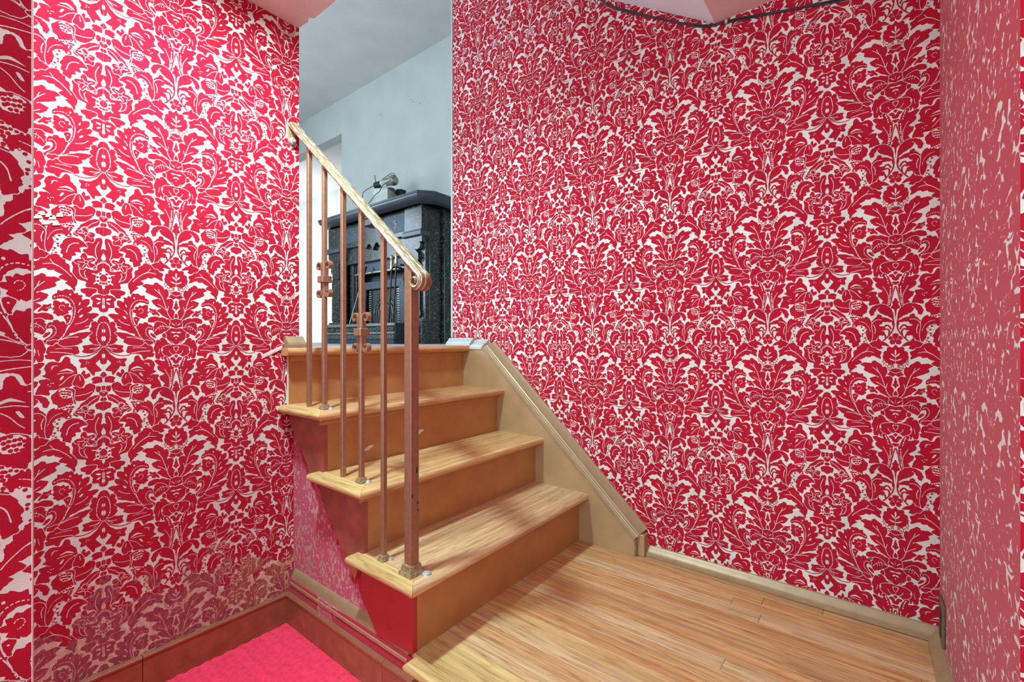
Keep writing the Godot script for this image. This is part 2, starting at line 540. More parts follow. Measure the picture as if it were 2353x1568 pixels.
	["F", 1, [618,2578,632,2461,693,2429,738,2508,753,2551,798,2574,857,2556,946,2545,1019,2607,1052,2703,1013,2784,1035,2851,1082,2865,992,2922,951,2980,1021,2952,1140,2970,1109,3060,1156,3156,1194,3287,1111,3294,1024,3320,972,3314,994,3216,920,3191,832,3205,742,3193,652,3169,591,3124,537,3025,498,2908,497,2832,515,2699,558,2645]],
	["C", 1, [536,2806,589,2743,679,2708,814,2779,679,2753,589,2785]],
	["s", 11, [571,2821,710,2812,837,2837]],
	["s", 11, [513,2852,650,2941,741,3057,801,3113]],
	["C", 1, [718,2894,755,2887,804,2976,763,2973]],
	["s", 12, [828,2638,888,2634,939,2666]],
	["s", 10, [895,2634,940,2722]],
	["F", 1, [495,2881,436,2866,383,2958,363,3072,415,3194,492,3175,560,3084,521,2967]],
	["s", 11, [429,3019,449,2909]],
	["c", 13, [942,3050,993,3081,957,3116,905,3048]],
	["F", 1, [479,2241,494,2181,570,2174,536,2109,676,2101,795,2095,914,2130,988,2197,1018,2309,974,2361,1033,2388,1011,2461,894,2469,828,2535,767,2401,677,2370,556,2370,479,2344,454,2311]],
	["s", 10, [585,2228,736,2215,870,2229]],
	["s", 13, [556,2363,677,2332,856,2308,959,2307]],
	["F", 1, [228,1825,337,1828,461,1856,614,1919,675,1962,795,2023,813,2082,751,2150,646,2158,493,2124,400,2060,428,2002,353,1959]],
	["s", 12, [461,1938,614,1952,795,2014]],
	["F", 1, [817,2044,884,2080,914,2130,987,2119,1016,2085,987,2054,884,2023]],
	["F", 1, [-21,2834,18,2841,53,2908,19,2964,-20,2962]],
	["F", 1, [39,3077,44,2971,124,2941,222,2986,181,3052,223,3122,125,3097]],
	["o", 55, [14,3241]],
	["F", 1, [65,3207,125,3191,135,3292,94,3333,62,3279]],
	["F", 1, [-18,3334,14,3322,71,3352,63,3406,15,3447,-17,3445]],
	["c", 13, [15,3345]],
	["o", 46, [16,3525]],
	["F", 1, [-16,3594,22,3590,80,3602,144,3643,141,3701,81,3683,68,3757,24,3787,-15,3786]],
	["o", 30, [110,3731]],
	["F", 1, [160,3181,196,3140,267,3105,329,3151,353,3206,438,3215,515,3158,576,3218,595,3314,570,3389,547,3484,440,3510,331,3487,237,3374,189,3299]],
	["s", 11, [205,3296,331,3359,539,3392]],
	["F", 1, [546,3236,682,3186,817,3227,924,3349,933,3405,896,3535,834,3570,804,3635,684,3588,593,3546,517,3582,562,3446]],
	["c", 132, [698,3315]],
	["o", 23, [622,3220,675,3208,660,3270,713,3263,760,3256,802,3286,615,3287,653,3332,705,3329,755,3322,810,3343,623,3354,676,3394,728,3387,781,3399,699,3452,744,3444]],
	["s", 12, [525,3616,555,3532,577,3390]],
	["o", 19, [601,3590,654,3583,707,3607,759,3596,804,3635,834,3678,677,3650,730,3665,775,3681,632,3658,804,3569]],
	["F", 1, [71,3426,174,3418,269,3473,410,3597,441,3671,503,3734,552,3831,504,3887,435,3863,349,3826,286,3670,191,3597,120,3548]],
	["s", 11, [95,3446,222,3538,317,3648]],
	["F", 1, [332,3648,387,3669,418,3728,403,3766,488,3749,519,3807,442,3863,381,3900,342,3995,272,3975,209,3993,185,3915,240,3878,193,3857,176,3779,231,3761,286,3782,294,3705]],
	["s", 9, [333,3807,403,3708]],
	["s", 9, [333,3807,473,3810]],
	["s", 9, [333,3807,350,3957]],
	["s", 9, [333,3807,225,3916]],
	["s", 9, [333,3807,232,3790]],
	["s", 11, [287,3802,302,3696,364,3649,418,3709,395,3785,488,3787]],
	["c", 40, [333,3810]],
	["o", 25, [333,3810]],]

var pen: Image
var pen_k := 1.0


func pen_fill(q: PackedVector2Array, val: float) -> void:
	var h := pen.get_height()
	var w := pen.get_width()
	for turn in [-1, 0, 1]:
		var rows := {}
		var n := q.size()
		for i in n:
			var a := q[i] * pen_k + Vector2(0, turn * h)
			var b := q[(i + 1) % n] * pen_k + Vector2(0, turn * h)
			if a.y > b.y:
				var sw := a
				a = b
				b = sw
			var y0 := maxi(0, ceili(a.y - 0.5))
			var y1 := mini(h - 1, ceili(b.y - 0.5) - 1)
			if y1 < y0:
				continue
			var slope := (b.x - a.x) / (b.y - a.y)
			for y in range(y0, y1 + 1):
				var x := a.x + (y + 0.5 - a.y) * slope
				if rows.has(y):
					rows[y].append(x)
				else:
					rows[y] = [x]
		var col := Color(val, val, val)
		for y in rows:
			var xs: Array = rows[y]
			xs.sort()
			for i in range(0, xs.size() - 1, 2):
				var x0 := clampi(roundi(xs[i]), 0, w)
				var x1 := clampi(roundi(xs[i + 1]), 0, w)
				if x1 > x0:
					pen.fill_rect(Rect2i(x0, y, x1 - x0, 1), col)


func pen_disc(at: Vector2, rad: float, val: float) -> void:
	var p := PackedVector2Array()
	for i in 11:
		p.append(at + Vector2.from_angle(TAU * i / 11.0) * rad * rng.randf_range(0.88, 1.1))
	pen_fill(p, val)


func pen_line(q: PackedVector2Array, wide: float, val: float, dashed: bool) -> void:
	var p := smooth_open(q)
	var run := 0.0
	for i in p.size() - 1:
		var d := p[i + 1] - p[i]
		var l := d.length()
		if l < 0.01:
			continue
		var skip := dashed and fmod(run, wide * 2.7) > wide * 1.6
		run += l
		if skip:
			continue
		var side := d.orthogonal() / l * wide * 0.5 * rng.randf_range(0.75, 1.15)
		pen_fill(PackedVector2Array([p[i] + side, p[i + 1] + side, p[i + 1] - side, p[i] - side]), val)
		pen_disc(p[i + 1], wide * 0.48, val)


func draw_damask() -> void:
	# half a repeat at twice the size, then shrunk, mirrored and joined
	pen_k = 1024.0 / 1540.0
	pen = Image.create(1024, 2944, false, Image.FORMAT_L8)
	pen.fill(Color.BLACK)
	var ky := 2944.0 / (4430.0 * pen_k)
	for row in DAMASK:
		var q := poly(row[2])
		for i in q.size():
			q[i].y *= ky
		var w: float = row[1]
		match row[0]:
			"F":
				var a := smooth_closed(q, 0.42)
				var sgn := 1.0 if Geometry2D.is_polygon_clockwise(q) else -1.0
				var n := a.size()
				var halo := PackedVector2Array()
				var red := PackedVector2Array()
				for i in n:
					var t := (a[(i + 1) % n] - a[(i + n - 1) % n]).normalized()
					var nn := Vector2(-t.y, t.x) * sgn
					var j := rng.randf_range(-6.5, 6.5)
					halo.append(a[i] + nn * (25.0 + j))
					red.append(a[i] + nn * (12.5 + j))
				pen_fill(halo, 0.0)
				pen_fill(red, 1.0)
			"C":
				pen_fill(smooth_closed(q, 0.7), 0.0)
			"s":
				pen_line(q, w * 1.3, 0.0, false)
			"d":
				pen_line(q, w * 1.35, 0.0, true)
			"r":
				pen_line(q, w * 1.5, 1.0, false)
			"o":
				for p in q:
					pen_disc(p, w * 1.12, 1.0)
			"c":
				for p in q:
					pen_disc(p, w, 0.0)
	pen.shrink_x2()
	var half := pen.duplicate() as Image
	half.flip_x()
	tile_red = Image.create(1024, 1472, false, Image.FORMAT_L8)
	tile_red.blit_rect(pen, Rect2i(0, 0, 512, 1472), Vector2i.ZERO)
	tile_red.blit_rect(half, Rect2i(0, 0, 512, 1472), Vector2i(512, 0))


func noise_bytes(w: int, h: int, freq: float, octaves: int, sd: int, stretch := Vector2.ONE) -> PackedByteArray:
	var f := FastNoiseLite.new()
	f.seed = sd
	f.noise_type = FastNoiseLite.TYPE_SIMPLEX_SMOOTH
	f.frequency = freq
	f.fractal_octaves = octaves
	var im: Image = f.get_seamless_image(maxi(4, int(w / stretch.x)), maxi(4, int(h / stretch.y)), false, false, 0.15, true)
	im.convert(Image.FORMAT_L8)
	if im.get_width() != w or im.get_height() != h:
		im.resize(w, h, Image.INTERPOLATE_CUBIC)
	return im.get_data()


func texture_of(im: Image) -> ImageTexture:
	return ImageTexture.create_from_image(im)


func rgb_image(w: int, h: int, data: PackedByteArray) -> ImageTexture:
	return texture_of(Image.create_from_data(w, h, false, Image.FORMAT_RGB8, data))


func l_image(w: int, h: int, data: PackedByteArray) -> ImageTexture:
	return texture_of(Image.create_from_data(w, h, false, Image.FORMAT_L8, data))


var tex := {}


func make_textures() -> void:
	draw_damask()
	damask_clean()
	damask_worn()
	damask_scuffed()
	wood_texture()
	marble_texture()
	worn_gold_texture()
	fender_texture()


# sRGB bytes of the two papers
const FLOCK := Vector3(180, 15, 44)
const GROUND := Vector3(220, 213, 202)


func damask_clean() -> void:
	var w := 1024
	var h := 1472
	var red := tile_red.get_data()
	var fine := noise_bytes(w, h, 0.22, 2, 5)
	var broad := noise_bytes(w, h, 0.012, 3, 6, Vector2(4, 4))
	var col := PackedByteArray()
	col.resize(w * h * 3)
	var rough := PackedByteArray()
	rough.resize(w * h)
	for i in w * h:
		var m := red[i] / 255.0
		var k := 1.0 + (fine[i] - 128) * 0.0011 * (0.35 + m) + (broad[i] - 128) * 0.0005
		var c := GROUND.lerp(FLOCK, m) * k
		col[i * 3] = mini(255, int(c.x))
		col[i * 3 + 1] = mini(255, int(c.y))
		col[i * 3 + 2] = mini(255, int(c.z))
		rough[i] = int(lerpf(104, 235, m))
	tex.clean = rgb_image(w, h, col)
	tex.clean_rough = l_image(w, h, rough)
	tex.clean_relief = texture_of(tile_red)
	# the same paper on the edge-on wall, its red widened sideways, as raised pile hides the ground edge-on
	var deep := tile_red.duplicate() as Image
	deep.resize(256, 368, Image.INTERPOLATE_TRILINEAR)
	var dd := deep.get_data()
	var full := PackedByteArray()
	full.resize(256 * 368 * 3)
	var fr := PackedByteArray()
	fr.resize(256 * 368)
	for y in 368:
		for x in 256:
			var m := 0
			for k in range(-2, 3):
				m = maxi(m, dd[y * 256 + posmod(x + k, 256)])
			var c := GROUND.lerp(FLOCK, m / 255.0)
			var i := y * 256 + x
			full[i * 3] = int(c.x)
			full[i * 3 + 1] = int(c.y)
			full[i * 3 + 2] = int(c.z)
			fr[i] = int(lerpf(104, 235, m / 255.0))
	tex.deep = rgb_image(256, 368, full)
	tex.deep_rough = l_image(256, 368, fr)


# the lowest half metre of the left wall: flock rubbed off and browned above the baseboard
const WORN := [-0.662, 0.04, 0.42, -0.16]   # x0, x1, top, bottom
const LEFT_B := -0.4695
const LEFT_TOP := 0.9865


func damask_worn() -> void:
	var w := 1400
	var h := 1156
	var small := tile_red.duplicate() as Image
	small.resize(614, 884, Image.INTERPOLATE_TRILINEAR)
	var red := small.get_data()
	var fine := noise_bytes(w, h, 0.2, 2, 15)
	var blot := noise_bytes(w, h, 0.01, 4, 16, Vector2(2, 2))
	var scratch := noise_bytes(w, h, 0.05, 3, 17, Vector2(1, 3))
	var col := PackedByteArray()
	col.resize(w * h * 3)
	var rough := PackedByteArray()
	rough.resize(w * h)
	var relief := PackedByteArray()
	relief.resize(w * h)
	var line := Curve.new()
	line.min_value = -1.0
	for p in [[0.0, 0.085], [0.2, 0.115], [0.35, 0.145], [0.52, 0.135], [0.7, 0.12], [0.9, 0.08], [1.0, 0.06]]:
		line.add_point(Vector2(p[0], p[1]))
	for y in h:
		var wy := lerpf(WORN[2], WORN[3], (y + 0.5) / h)
		var ty := int(fposmod((LEFT_TOP - wy) / TH, 1.0) * 884.0) % 884
		for x in w:
			var i := y * w + x
			var u := (x + 0.5) / w
			var wx := lerpf(WORN[0], WORN[1], u)
			var m := red[ty * 614 + int(fposmod((wx - LEFT_B) / TW, 1.0) * 614.0) % 614] / 255.0
			var worn := 0.0
			if wy < 0.24:
				var e := (line.sample(u) - wy) * 14.0 + (blot[i] - 128) * 0.012 + (scratch[i] - 128) * 0.006
				worn = clampf(e * 2.2, 0.0, 1.0)
			var brown := clampf(((u - 0.62) * 3.0 + (blot[i] - 120) * 0.012) * worn, 0.0, 1.0)
			var rubbed := Vector3(158, 70, 84).lerp(Vector3(166, 92, 76), brown)
			var ground := GROUND.lerp(Vector3(208, 172, 150), worn * 0.9)
			var flock := FLOCK.lerp(rubbed, worn)
			var k := 1.0 + (fine[i] - 128) * 0.0014 * (0.4 + m) + (scratch[i] - 128) * 0.001 * worn
			var c := ground.lerp(flock, m * (1.0 - 0.12 * worn * float(scratch[i] > 165))) * k
			col[i * 3] = mini(255, int(c.x))
			col[i * 3 + 1] = mini(255, int(c.y))
			col[i * 3 + 2] = mini(255, int(c.z))
			rough[i] = int(lerpf(104, 235, m))
			relief[i] = int(255 * m * (1.0 - 0.7 * worn))
	tex.worn = rgb_image(w, h, col)
	tex.worn_rough = l_image(w, h, rough)
	tex.worn_relief = l_image(w, h, relief)


# the wall under the stairs: flock scuffed to pink, paper and plaster showing in flakes
func damask_scuffed() -> void:
	var w := 640
	var h := 640
	var fine := noise_bytes(w, h, 0.3, 2, 25)
	var flake := noise_bytes(w, h, 0.07, 3, 26, Vector2(1, 1.8))
	var big := noise_bytes(w, h, 0.012, 3, 27)
	var col := PackedByteArray()
	col.resize(w * h * 3)
	var relief := PackedByteArray()
	relief.resize(w * h)
	for y in h:
		for x in w:
			var i := y * w + x
			var wy := lerpf(0.52, -0.115, (y + 0.5) / h)
			var wz := lerpf(ZL, 0.0, (x + 0.5) / w)
			var low := clampf((0.26 - wy) * 3.0, 0.0, 1.0)
			var gone := clampf((flake[i] - 150 + (big[i] - 128) * 0.5 + low * 14.0) * 0.05, 0.0, 1.0)
			var c := Vector3(196, 72, 98).lerp(Vector3(204, 150, 148), gone) * (1.0 + (fine[i] - 128) * 0.0022)
			c = c.lerp(Vector3(178, 104, 92), clampf((big[i] - 140) * 0.03, 0.0, 0.7) * low)
			if flake[i] > 222:
				c = Vector3(226, 216, 210)
			# full flock red in a ragged band along the cut of the end panels
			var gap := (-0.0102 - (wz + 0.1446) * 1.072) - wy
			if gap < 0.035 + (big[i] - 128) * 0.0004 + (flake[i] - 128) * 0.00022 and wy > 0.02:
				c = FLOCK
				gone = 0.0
			col[i * 3] = mini(255, int(c.x))
			col[i * 3 + 1] = mini(255, int(c.y))
			col[i * 3 + 2] = mini(255, int(c.z))
			relief[i] = int(clampf(200 * (1.0 - gone) + fine[i] * 0.2, 0, 255))
	tex.scuffed = rgb_image(w, h, col)
	tex.scuffed_relief = l_image(w, h, relief)


func wood_texture() -> void:
	var w := 1024
	var h := 512
	var bend := noise_bytes(w, h, 0.02, 2, 31, Vector2(10, 1.5))
	var tone := noise_bytes(w, h, 0.03, 3, 32, Vector2(20, 1))
	var pore := noise_bytes(w, h, 0.4, 2, 33, Vector2(22, 1))
	var fleck := noise_bytes(w, h, 0.12, 2, 34, Vector2(12, 1))
	var col := PackedByteArray()
	col.resize(w * h * 3)
	var relief := PackedByteArray()
	relief.resize(w * h)
	for i in w * h:
		var y := float(i / w)
		var ring := 0.5 + 0.5 * sin(y / h * TAU * 13.0 + (bend[i] - 128) * 0.075)
		ring = ring * ring * ring
		var t := (tone[i] - 128) / 128.0
		var c := Vector3(217, 178, 136) + Vector3(16, 15, 13) * t * 1.6 - Vector3(13, 17, 18) * ring
		if pore[i] > 162:
			c -= Vector3(48, 54, 50) * minf(1.0, (pore[i] - 162) / 45.0) * (0.25 + 0.75 * ring)
		c -= Vector3(18, 20, 19) * maxf(0.0, (fleck[i] - 145) / 100.0)
		col[i * 3] = clampi(int(c.x), 0, 255)
		col[i * 3 + 1] = clampi(int(c.y), 0, 255)
		col[i * 3 + 2] = clampi(int(c.z), 0, 255)
		relief[i] = 220 - (100 if pore[i] > 172 else 0)
	tex.wood = rgb_image(w, h, col)
	tex.wood_relief = l_image(w, h, relief)


# black-green marble with short gold and white veins curling through it
func marble_texture() -> void:
	var w := 768
	var h := 768
	var cloud := noise_bytes(w, h, 0.012, 4, 41)
	var im := Image.create(w, h, false, Image.FORMAT_RGB8)
	var data := PackedByteArray()
	data.resize(w * h * 3)
	for i in w * h:
		var t := cloud[i] / 255.0
		var c := Vector3(22, 27, 31).lerp(Vector3(62, 62, 50), pow(t, 2.0))
		data[i * 3] = int(c.x)
		data[i * 3 + 1] = int(c.y)
		data[i * 3 + 2] = int(c.z)
	im = Image.create_from_data(w, h, false, Image.FORMAT_RGB8, data)
	var tints := [Color8(196, 200, 186), Color8(150, 140, 84), Color8(120, 130, 126), Color8(92, 104, 66), Color8(84, 96, 98)]
	for k in 2200:
		var p := Vector2(rng.randf() * w, rng.randf() * h)
		var a := rng.randf() * TAU
		var turn := rng.randf_range(-0.25, 0.25)
		var c: Color = tints[k % tints.size()]
		var thick := 1 + int(rng.randf() < 0.3)
		for s in rng.randi_range(8, 30):
			p += Vector2.from_angle(a) * 1.4
			a += turn + rng.randf_range(-0.25, 0.25)
			im.fill_rect(Rect2i(posmod(int(p.x), w - 2), posmod(int(p.y), h - 2), thick, thick), c)
	tex.marble = texture_of(im)


# gold paint rubbed through to white along the edges, laid out along (u) and round (v) the rail
func worn_gold_texture() -> void:
	var w := 512
	var h := 256
	var a := noise_bytes(w, h, 0.06, 3, 51, Vector2(5, 1))
	var b := noise_bytes(w, h, 0.2, 2, 52, Vector2(2, 1))
	var col := PackedByteArray()
	col.resize(w * h * 3)
	for i in w * h:
		var c := Vector3(142, 116, 82) * (1.0 + (b[i] - 128) * 0.0016)
		var v := float(i / w) / h * 15.0
		var ridge := 0.0
		for e in [2.0, 4.5, 7.0, 9.5, 12.0]:
			ridge = maxf(ridge, 1.0 - absf(v - e) * 0.9)
		if v < 2.6 or v > 10.4:
			c = Vector3(150, 96, 70) * (1.0 + (b[i] - 128) * 0.0016)
		if a[i] + (b[i] - 128) * 0.35 + ridge * 50.0 > 182:
			c = Vector3(218, 208, 186) * (1.0 + (b[i] - 128) * 0.0008)
		elif a[i] + (b[i] - 128) * 0.3 < 92:
			c = Vector3(128, 98, 58)
		col[i * 3] = clampi(int(c.x), 0, 255)
		col[i * 3 + 1] = clampi(int(c.y), 0, 255)
		col[i * 3 + 2] = clampi(int(c.z), 0, 255)
	tex.rail = rgb_image(w, h, col)


# Greek key above, running scrolls below, cast in relief on the fender bands
func fender_texture() -> void:
	var im := Image.create(512, 64, false, Image.FORMAT_L8)
	im.fill(Color(0.15, 0.15, 0.15))
	for k in 16:
		var x := k * 32
		var c := Color(0.9, 0.9, 0.9)
		im.fill_rect(Rect2i(x + 2, 10, 26, 5), c)
		im.fill_rect(Rect2i(x + 2, 10, 5, 44), c)
		im.fill_rect(Rect2i(x + 23, 10, 5, 30), c)
		im.fill_rect(Rect2i(x + 12, 35, 16, 5), c)
		im.fill_rect(Rect2i(x + 12, 22, 5, 18), c)
		im.fill_rect(Rect2i(x + 2, 49, 32, 5), c)
	tex.key = texture_of(im)
	var sc := Image.create(512, 64, false, Image.FORMAT_L8)
	sc.fill(Color(0.15, 0.15, 0.15))
	for k in 12:
		for s in 60:
			var t := s / 60.0
			var p := Vector2(k * 42.6 + 21, 32) + Vector2.from_angle(t * TAU * 1.4 + (PI if k % 2 else 0.0)) * (4 + 18 * t)
			sc.fill_rect(Rect2i(posmod(int(p.x), 508), clampi(int(p.y), 2, 58), 4, 4), Color(0.9, 0.9, 0.9))
	tex.scroll = texture_of(sc)


# ==================================================================== materials
func paint(c: Color, rough: float, metal := 0.0, grain := 0.06, scale := 30.0) -> StandardMaterial3D:
	var m := StandardMaterial3D.new()
	m.roughness = rough
	m.metallic = metal
	m.albedo_color = Color.WHITE
	m.albedo_texture = grain_texture(c, grain)
	m.uv1_triplanar = true
	m.uv1_world_triplanar = true
	m.uv1_scale = Vector3.ONE * scale / 10.0
	return m


var grain_seed := 100


func grain_texture(c: Color, amount: float) -> ImageTexture:
	grain_seed += 1
	var n := 256
	var a := noise_bytes(n, n, 0.015, 4, grain_seed)
	var b := noise_bytes(n, n, 0.25, 2, grain_seed + 500)
	var col := PackedByteArray()
	col.resize(n * n * 3)
	for i in n * n:
		var k := 1.0 + amount * ((a[i] - 128) / 90.0 + (b[i] - 128) / 200.0)
		col[i * 3] = clampi(int(c.r8 * k), 0, 255)
		col[i * 3 + 1] = clampi(int(c.g8 * k), 0, 255)
		col[i * 3 + 2] = clampi(int(c.b8 * k), 0, 255)
	return rgb_image(n, n, col)


func papered(color_tex: Texture2D, rough_tex: Texture2D, relief_tex: Texture2D, depth: float, sheen: float) -> StandardMaterial3D:
	var m := StandardMaterial3D.new()
	m.albedo_texture = color_tex
	m.roughness = 1.0
	if rough_tex:
		m.roughness_texture = rough_tex
	m.heightmap_enabled = true
	m.heightmap_texture = relief_tex
	m.heightmap_scale = depth
	m.rim_enabled = true
	m.rim = sheen
	m.rim_tint = 0.5
	m.metallic_specular = 0.35
	return m


func make_materials() -> void:
	M.paper = papered(tex.clean, tex.clean_rough, tex.clean_relief, 0.05, 0.1)
	M.paper_worn = papered(tex.worn, tex.worn_rough, tex.worn_relief, 0.05, 0.1)
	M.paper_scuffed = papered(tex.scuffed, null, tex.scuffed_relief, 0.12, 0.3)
	M.paper_scuffed.texture_repeat = true
	M.paper_deep = papered(tex.deep, tex.deep_rough, tex.clean_relief, 0.004, 0.38)
	M.plaster = paint(Color8(226, 220, 212), 0.8, 0.0, 0.02, 12.0)
	M.pink = paint(Color8(228, 196, 190), 0.75, 0.0, 0.025, 12.0)
	M.white_slope = paint(Color8(232, 232, 240), 0.75, 0.0, 0.02, 12.0)
	M.upper_wall = paint(Color8(186, 190, 184), 0.7, 0.0, 0.02, 6.0)
	M.upper_ceiling = paint(Color8(204, 204, 198), 0.8, 0.0, 0.02, 6.0)
	M.upper_floor = paint(Color8(196, 186, 188), 0.5, 0.0, 0.05, 20.0)
	M.trim_gold = paint(Color8(172, 142, 108), 0.42, 0.25, 0.05, 60.0)
	M.trim_white = paint(Color8(192, 194, 190), 0.4, 0.15, 0.03, 40.0)
	M.base_brown = paint(Color8(160, 100, 72), 0.42, 0.25, 0.08, 40.0)
	M.riser = paint(Color8(190, 128, 78), 0.42, 0.2, 0.03, 30.0)
	M.skirt = paint(Color8(188, 150, 110), 0.42, 0.25, 0.03, 20.0)
	M.panel_red = paint(Color8(176, 44, 44), 0.55, 0.0, 0.03, 30.0)
	M.panel_brown = paint(Color8(158, 78, 62), 0.55, 0.0, 0.1, 30.0)
	M.copper = paint(Color8(164, 120, 94), 0.42, 0.5, 0.04, 120.0)
	M.collar = paint(Color8(166, 140, 108), 0.4, 0.4, 0.16, 160.0)
	M.bolt = paint(Color8(196, 190, 182), 0.45, 0.4, 0.2, 200.0)
	M.chip_white = paint(Color8(226, 214, 192), 0.7)
	M.chip_dark = paint(Color8(52, 44, 46), 0.6)
	M.black = paint(Color8(34, 36, 40), 0.4, 0.2, 0.1, 60.0)
	M.dark_cast = paint(Color8(50, 62, 74), 0.38, 0.4, 0.15, 80.0)
	M.cable = paint(Color8(44, 42, 44), 0.45, 0.0, 0.05, 60.0)
	M.clip = paint(Color8(212, 200, 186), 0.5)
	M.outlet = paint(Color8(128, 104, 84), 0.4, 0.3, 0.1, 60.0)
	M.brass = paint(Color8(196, 186, 140), 0.3, 0.8, 0.05, 60.0)
	M.white_card = paint(Color8(214, 216, 206), 0.7, 0.0, 0.03, 40.0)
	M.lilac_card = paint(Color8(206, 208, 226), 0.7, 0.0, 0.03, 40.0)
	M.steel = paint(Color8(150, 156, 140), 0.3, 0.7, 0.1, 60.0)
	M.shelf = paint(Color8(66, 72, 80), 0.3, 0.0, 0.1, 20.0)
	M.carpet = paint(Color8(246, 50, 86), 0.95, 0.0, 0.1, 120.0)
	M.carpet.rim_enabled = true
	M.carpet.rim = 0.4
	M.carpet.rim_tint = 0.6
	M.marble = StandardMaterial3D.new()
	M.marble.albedo_texture = tex.marble
	M.marble.roughness = 0.22
	M.marble.uv1_triplanar = true
	M.marble.uv1_world_triplanar = true
	M.marble.uv1_scale = Vector3.ONE * 2.2
	M.rail = StandardMaterial3D.new()
	M.rail.albedo_texture = tex.rail
	M.rail.roughness = 0.5
	M.rail.metallic = 0.1
	for k in [["fender_key", "key"], ["fender_scroll", "scroll"]]:
		var f := StandardMaterial3D.new()
		f.albedo_color = Color8(150, 158, 156)
		f.albedo_texture = tex[k[1]]
		f.roughness = 0.35
		f.metallic = 0.5
		f.heightmap_enabled = true
		f.heightmap_texture = tex[k[1]]
		f.heightmap_scale = 0.3
		M[k[0]] = f
	var tints := [Color(1, 0.98, 0.96), Color(0.98, 0.9, 0.82), Color(1.0, 0.96, 0.86), Color(0.93, 0.84, 0.76), Color(1.0, 1.0, 0.88), Color(0.97, 0.86, 0.75)]
	M.planks = []
	for t in tints:
		var p := StandardMaterial3D.new()
		p.albedo_texture = tex.wood
		p.albedo_color = t
		p.roughness = 0.38
		p.heightmap_enabled = true
		p.heightmap_texture = tex.wood_relief
		p.heightmap_scale = 0.01
		M.planks.append(p)


# ==================================================================== lights
func lights() -> void:
	# flat square ceiling light of the hall, above the frame
	panel_lamp(Vector3(-0.40, CEIL, -0.15), 0.095, 3.5, Color(0.80, 0.97, 1.0))
	# daylight of the upper room: a tall window in its side wall, one in its end wall; the other two panes are added
	window_light("window_1", "bright curtained window in the side wall of the upper room", Vector3(-1.62, 2.0, -2.2), Vector2(1.1, 1.5), 0.0, 4.8, Color(0.84, 0.93, 1.0))
	window_light("window_2", "bright curtained window in the end wall of the upper room", Vector3(-0.7, 2.1, -4.88), Vector2(1.1, 1.5), -PI / 2, 4.8, Color(0.84, 0.93, 1.0))
	window_light("window_4", "added unseen glowing pane that brightens the room beyond the fireplace", Vector3(2.07, 1.9, -6.6), Vector2(1.6, 1.6), 0.0, 7.0, Color(0.92, 0.95, 1.0))  # added source, out of view, to light the next room's wall and ceiling
	window_light("window_3", "added glowing pane left behind the camera as soft fill for the hall", Vector3(-1.98, 1.0, 1.15), Vector2(1.3, 1.3), 0.0, 2.7, Color(0.78, 0.96, 1.0))  # added fill, out of view, for the right wall and risers


func panel_lamp(at: Vector3, side: float, energy: float, c: Color) -> void:
	var t := thing("ceiling_light", "flat square ceiling light under the pink hall ceiling before the left wall", "ceiling light", at)
	var h := side / 2
	var rim := MB.new()
	for s in [-1.0, 1.0]:
		rim.box(Vector3(s * (h + 0.006) - 0.006, -0.03, -h - 0.012), Vector3(s * (h + 0.006) + 0.006, 0.0, h + 0.012), 0.001)
		rim.box(Vector3(-h, -0.03, s * (h + 0.006) - 0.006), Vector3(h, 0.0, s * (h + 0.006) + 0.006), 0.001)
	obj("rim", rim, M.trim_white, t)
	var gm := StandardMaterial3D.new()
	gm.albedo_color = Color(0.95, 0.95, 0.95)
	gm.emission_enabled = true
	gm.emission = c
	gm.emission_energy_multiplier = 3.0
	obj("glowing_panel", boxed(Vector3(-h, -0.022, -h), Vector3(h, 0.0, h)), gm, t, 0.0)
	var l := AreaLight3D.new()
	l.name = "light"
	l.area_size = Vector2(side, side)
	l.light_energy = energy
	l.light_color = c
	l.shadow_enabled = true
	l.position = Vector3(0, -0.034, 0)
	l.rotation.x = -PI / 2
	t.add_child(l)


func window_light(called: String, label: String, at: Vector3, size: Vector2, turn: float, energy: float, c: Color) -> void:
	# a bright sheer-curtained window: glowing pane in a frame, light of its size in front; faces +x
	var t := Node3D.new()
	t.name = called
	add_child(t)
	t.position = at
	t.rotation.y = turn
	t.set_meta("kind", "structure")
	t.set_meta("label", label)
	t.set_meta("category", "window")
	var gm := StandardMaterial3D.new()
	gm.albedo_color = Color(0.9, 0.93, 0.97)
	gm.emission_enabled = true
	gm.emission = c
	gm.emission_energy_multiplier = 2.0
	obj("curtained_pane", boxed(Vector3(-0.01, -size.y / 2, -size.x / 2), Vector3(0.0, size.y / 2, size.x / 2)), gm, t)
	var fr := MB.new()
	for s in [-1.0, 1.0]:
		fr.box(Vector3(-0.02, -size.y / 2 - 0.06, s * (size.x / 2 + 0.03) - 0.03), Vector3(0.03, size.y / 2 + 0.06, s * (size.x / 2 + 0.03) + 0.03), 0.004)
		fr.box(Vector3(-0.02, s * (size.y / 2 + 0.03) - 0.03, -size.x / 2), Vector3(0.03, s * (size.y / 2 + 0.03) + 0.03, size.x / 2), 0.004)
	obj("window_frame", fr, M.trim_white, t)
	var l := AreaLight3D.new()
	l.name = "daylight"
	l.area_size = size
	l.light_energy = energy
	l.light_color = c
	l.shadow_enabled = true
	l.position = Vector3(0.04, 0, 0)
	l.rotation.y = -PI / 2
	t.add_child(l)


# ==================================================================== walls
func wall_sheet(parent: Node3D, lo: Vector3, hi: Vector3, mat: Material, map: Dictionary) -> void:
	obj("wallpaper", boxed(lo, hi), mat, parent, 0.0, map)


